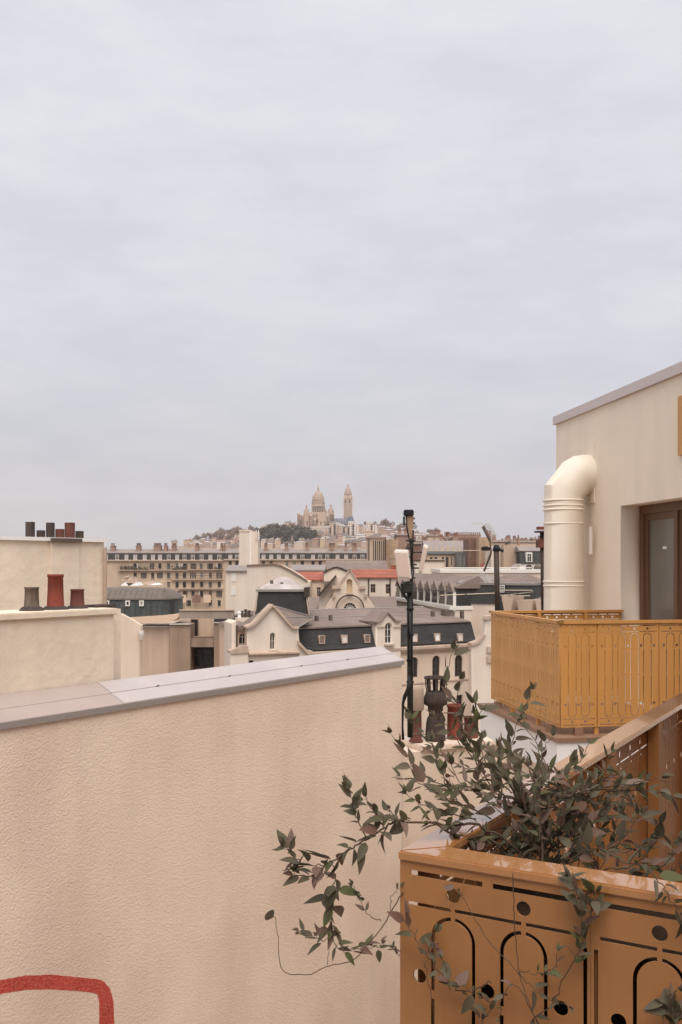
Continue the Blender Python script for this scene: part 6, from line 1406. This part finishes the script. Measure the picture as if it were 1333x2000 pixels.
# upward shoots of the main mass
shoots = [((980, 1560, 2.15), (900, 1540, 2.12), (830, 1520, 2.1), (790, 1470, 2.08), (765, 1435, 2.07)),
          ((940, 1590, 2.05), (870, 1560, 2.03), (820, 1530, 2.02), (785, 1520, 2.02)),
          ((930, 1600, 2.03), (880, 1590, 2.0), (830, 1575, 2.0), (795, 1550, 2.0)),
          ((960, 1600, 2.1), (890, 1560, 2.12), (860, 1500, 2.12), (845, 1450, 2.12)),
          ((970, 1560, 2.2), (935, 1480, 2.25), (905, 1400, 2.3), (872, 1345, 2.3), (885, 1272, 2.3)),
          ((985, 1540, 2.2), (960, 1480, 2.25), (930, 1420, 2.3), (925, 1375, 2.3)),
          ((1000, 1550, 2.2), (960, 1500, 2.2), (900, 1500, 2.2), (905, 1455, 2.2)),
          ((1000, 1560, 2.2), (940, 1540, 2.15), (900, 1530, 2.15), (880, 1490, 2.15)),
          ((1020, 1540, 2.2), (1000, 1480, 2.25), (1005, 1430, 2.3), (1040, 1350, 2.3)),
          ((1060, 1540, 2.15), (1060, 1490, 2.2), (1040, 1440, 2.22), (1020, 1395, 2.25)),
          ((1060, 1560, 2.1), (1075, 1510, 2.12), (1060, 1470, 2.15), (1078, 1440, 2.15)),
          ((1060, 1560, 2.1), (1100, 1520, 2.1), (1130, 1490, 2.12), (1150, 1455, 2.14)),
          ((1080, 1570, 2.1), (1130, 1540, 2.1), (1170, 1520, 2.08), (1195, 1470, 2.08)),
          ((1100, 1560, 2.05), (1170, 1540, 2.0), (1240, 1530, 1.96), (1290, 1520, 1.94)),
          ((1120, 1580, 2.05), (1200, 1545, 2.0), (1280, 1545, 1.95), (1345, 1565, 1.92)),
          ((1120, 1640, 2.0), (1180, 1600, 1.98), (1230, 1600, 1.96), (1250, 1590, 1.95)),
          ((1100, 1680, 1.98), (1170, 1660, 1.94), (1230, 1690, 1.9), (1270, 1660, 1.88)),
          ((1180, 1700, 1.9), (1250, 1690, 1.86), (1300, 1690, 1.84), (1325, 1640, 1.83)),
          ((1200, 1720, 1.9), (1270, 1720, 1.86), (1320, 1720, 1.82), (1350, 1690, 1.8)),
          ((1050, 1620, 2.05), (990, 1560, 2.1), (950, 1530, 2.1), (930, 1490, 2.12)),
          ((1040, 1600, 2.05), (1010, 1540, 2.08), (980, 1500, 2.1), (975, 1460, 2.12)),
          ((1090, 1600, 2.02), (1120, 1560, 2.02), (1110, 1520, 2.05), (1120, 1490, 2.05))]
shoots += [((950, 1520, 2.25), (915, 1470, 2.28), (880, 1430, 2.3), (850, 1400, 2.3)), ((940, 1500, 2.25), (910, 1440, 2.3), (895, 1380, 2.32), (900, 1330, 2.32)), ((900, 1500, 2.2), (850, 1460, 2.2), (815, 1420, 2.2), (800, 1395, 2.2)), ((960, 1510, 2.2), (935, 1460, 2.25), (915, 1430, 2.28), (940, 1390, 2.3))]
for i, s_ in enumerate(shoots): S(pp(*s_), .0022, .0008, leafy=(.1, 1), gap=.024 if i not in (4,) else .032, size=.039, mat=STEM if i % 3 else STEM_G, green=.08)
# dense inside of the clump
for i in range(26):
    a = (pr.uniform(985, 1200), pr.uniform(1600, 1700), pr.uniform(1.97, 2.12)); b = (a[0] + pr.gauss(0, 50), a[1] - pr.uniform(30, 110), a[2] + pr.uniform(-.02, .1)); c = (b[0] + pr.gauss(0, 45), b[1] - pr.uniform(10, 60), b[2] + pr.uniform(-.02, .08))
    S(pp(a, b, c), .0016, .0008, leafy=(.1, 1), gap=.020, size=.036, green=.05)
# low shoots over the soil
for i in range(22):
    a = (pr.uniform(900, 1230), pr.uniform(1665, 1720), pr.uniform(1.98, 2.1)); b = (a[0] + pr.gauss(0, 40), a[1] - pr.uniform(15, 50), a[2] + pr.uniform(-.02, .05)); c = (b[0] + pr.gauss(0, 40), b[1] - pr.uniform(0, 40), b[2] + pr.uniform(-.02, .05))
    S(pp(a, b, c), .0014, .0008, leafy=(.1, 1), gap=.018, size=.036, green=.05)
PL.finish()

# ------------------------------------------------------------------ thinner vine threaded through the front panel
def fp(px, py, off=.02):
    """point hanging just in front of the planter's front panel"""
    k = (px - CX) / FPX; n_ = -ds; A = C + n_ * off; t = (k * A.y - A.x) / (df.x - k * df.y); Y = A.y + df.y * t
    return P(px, py, Y)
v0 = fp(1010, 1990)
VN = Plant('trailing_vine', 'thin vine with sparse narrow leaves trailing over the planter front panel', (v0.x, v0.y, v0.z - .1))
T = VN.stem
def ff(*l): return [fp(*q) for q in l]
T(ff((1002, 1705), (1004, 1760), (1008, 1840), (1015, 1900), (1030, 1950), (1055, 2010)), .0015, .0009, leafy=(.9, 1), tip=False, wob=.0006)
T(ff((1015, 1905), (995, 1880), (960, 1845), (925, 1790), (900, 1745), (885, 1735)), .0012, .0007, leafy=(.95, 1), tip=False, wob=.0006)
T(ff((1040, 1995), (1080, 1960), (1105, 1900), (1130, 1860), (1138, 1800), (1128, 1740), (1115, 1712)), .0015, .0008, leafy=(.45, 1), gap=.010, size=.034, green=.05)
T(ff((1150, 1800), (1160, 1770), (1165, 1745)), .0012, .0007, gap=.012, size=.032)
T(ff((960, 1920, .03), (920, 1936, .03), (890, 1930, .03), (855, 1895, .03), (820, 1850, .03), (800, 1815, .03), (785, 1795, .03)), .0018, .0008, leafy=(.1, 1), gap=.024, size=.036, green=.03)
T(ff((1055, 2005), (1010, 1930), (985, 1940), (975, 1990)), .0011, .0007, leafy=(.5, .9), gap=.03, size=.02)
T(ff((1015, 1900), (1040, 1930), (1070, 1950), (1110, 1965)), .0012, .0007, leafy=(.2, 1), gap=.022, size=.028)
T(ff((1015, 1898), (1050, 1900), (1085, 1890), (1090, 1860)), .0012, .0007, leafy=(.3, 1), gap=.020, size=.026)
T(ff((830, 1880), (840, 1940), (850, 2010)), .001, .0007, leafy=(.9, 1), tip=False)
T(ff((940, 2010), (950, 1985), (960, 1965), (945, 1950)), .0012, .0007, gap=.018, size=.034)
T(ff((880, 1935), (870, 1890), (850, 1850), (852, 1825)), .0012, .0007, leafy=(.4, 1), gap=.03, size=.034)
T(ff((1340, 2030), (1320, 1990), (1310, 1950), (1325, 1935)), .0015, .0008, gap=.012, size=.040)
T(ff((1350, 2000), (1325, 1980), (1300, 1975)), .0012, .0007, gap=.012, size=.036)
T(ff((1270, 1700, .01), (1300, 1740, .02), (1320, 1770, .02), (1345, 1800, .02)), .0016, .0008, leafy=(.0, 1), gap=.016, size=.040)
T(ff((780, 1870), (772, 1858), (768, 1850)), .0008, .0005, gap=.008, size=.014)
VN.finish()

# ================================================================== air
bm = BM(); box(bm, -2450, 2450, -640, 2940, -1.0, 215.0)
hz = mk('haze', bm, None); hz['kind'] = 'stuff'
hm_ = bpy.data.materials.new('thin_haze'); hm_.use_nodes = True; t_ = hm_.node_tree; t_.nodes.clear()
o_ = t_.nodes.new('ShaderNodeOutputMaterial'); v_ = t_.nodes.new('ShaderNodeVolumePrincipled'); v_.inputs['Density'].default_value = 0.00011; v_.inputs['Color'].default_value = (0.96, 0.93, 0.92, 1); v_.inputs['Anisotropy'].default_value = 0.2
t_.links.new(v_.outputs[0], o_.inputs['Volume']); hz.data.materials.append(hm_)
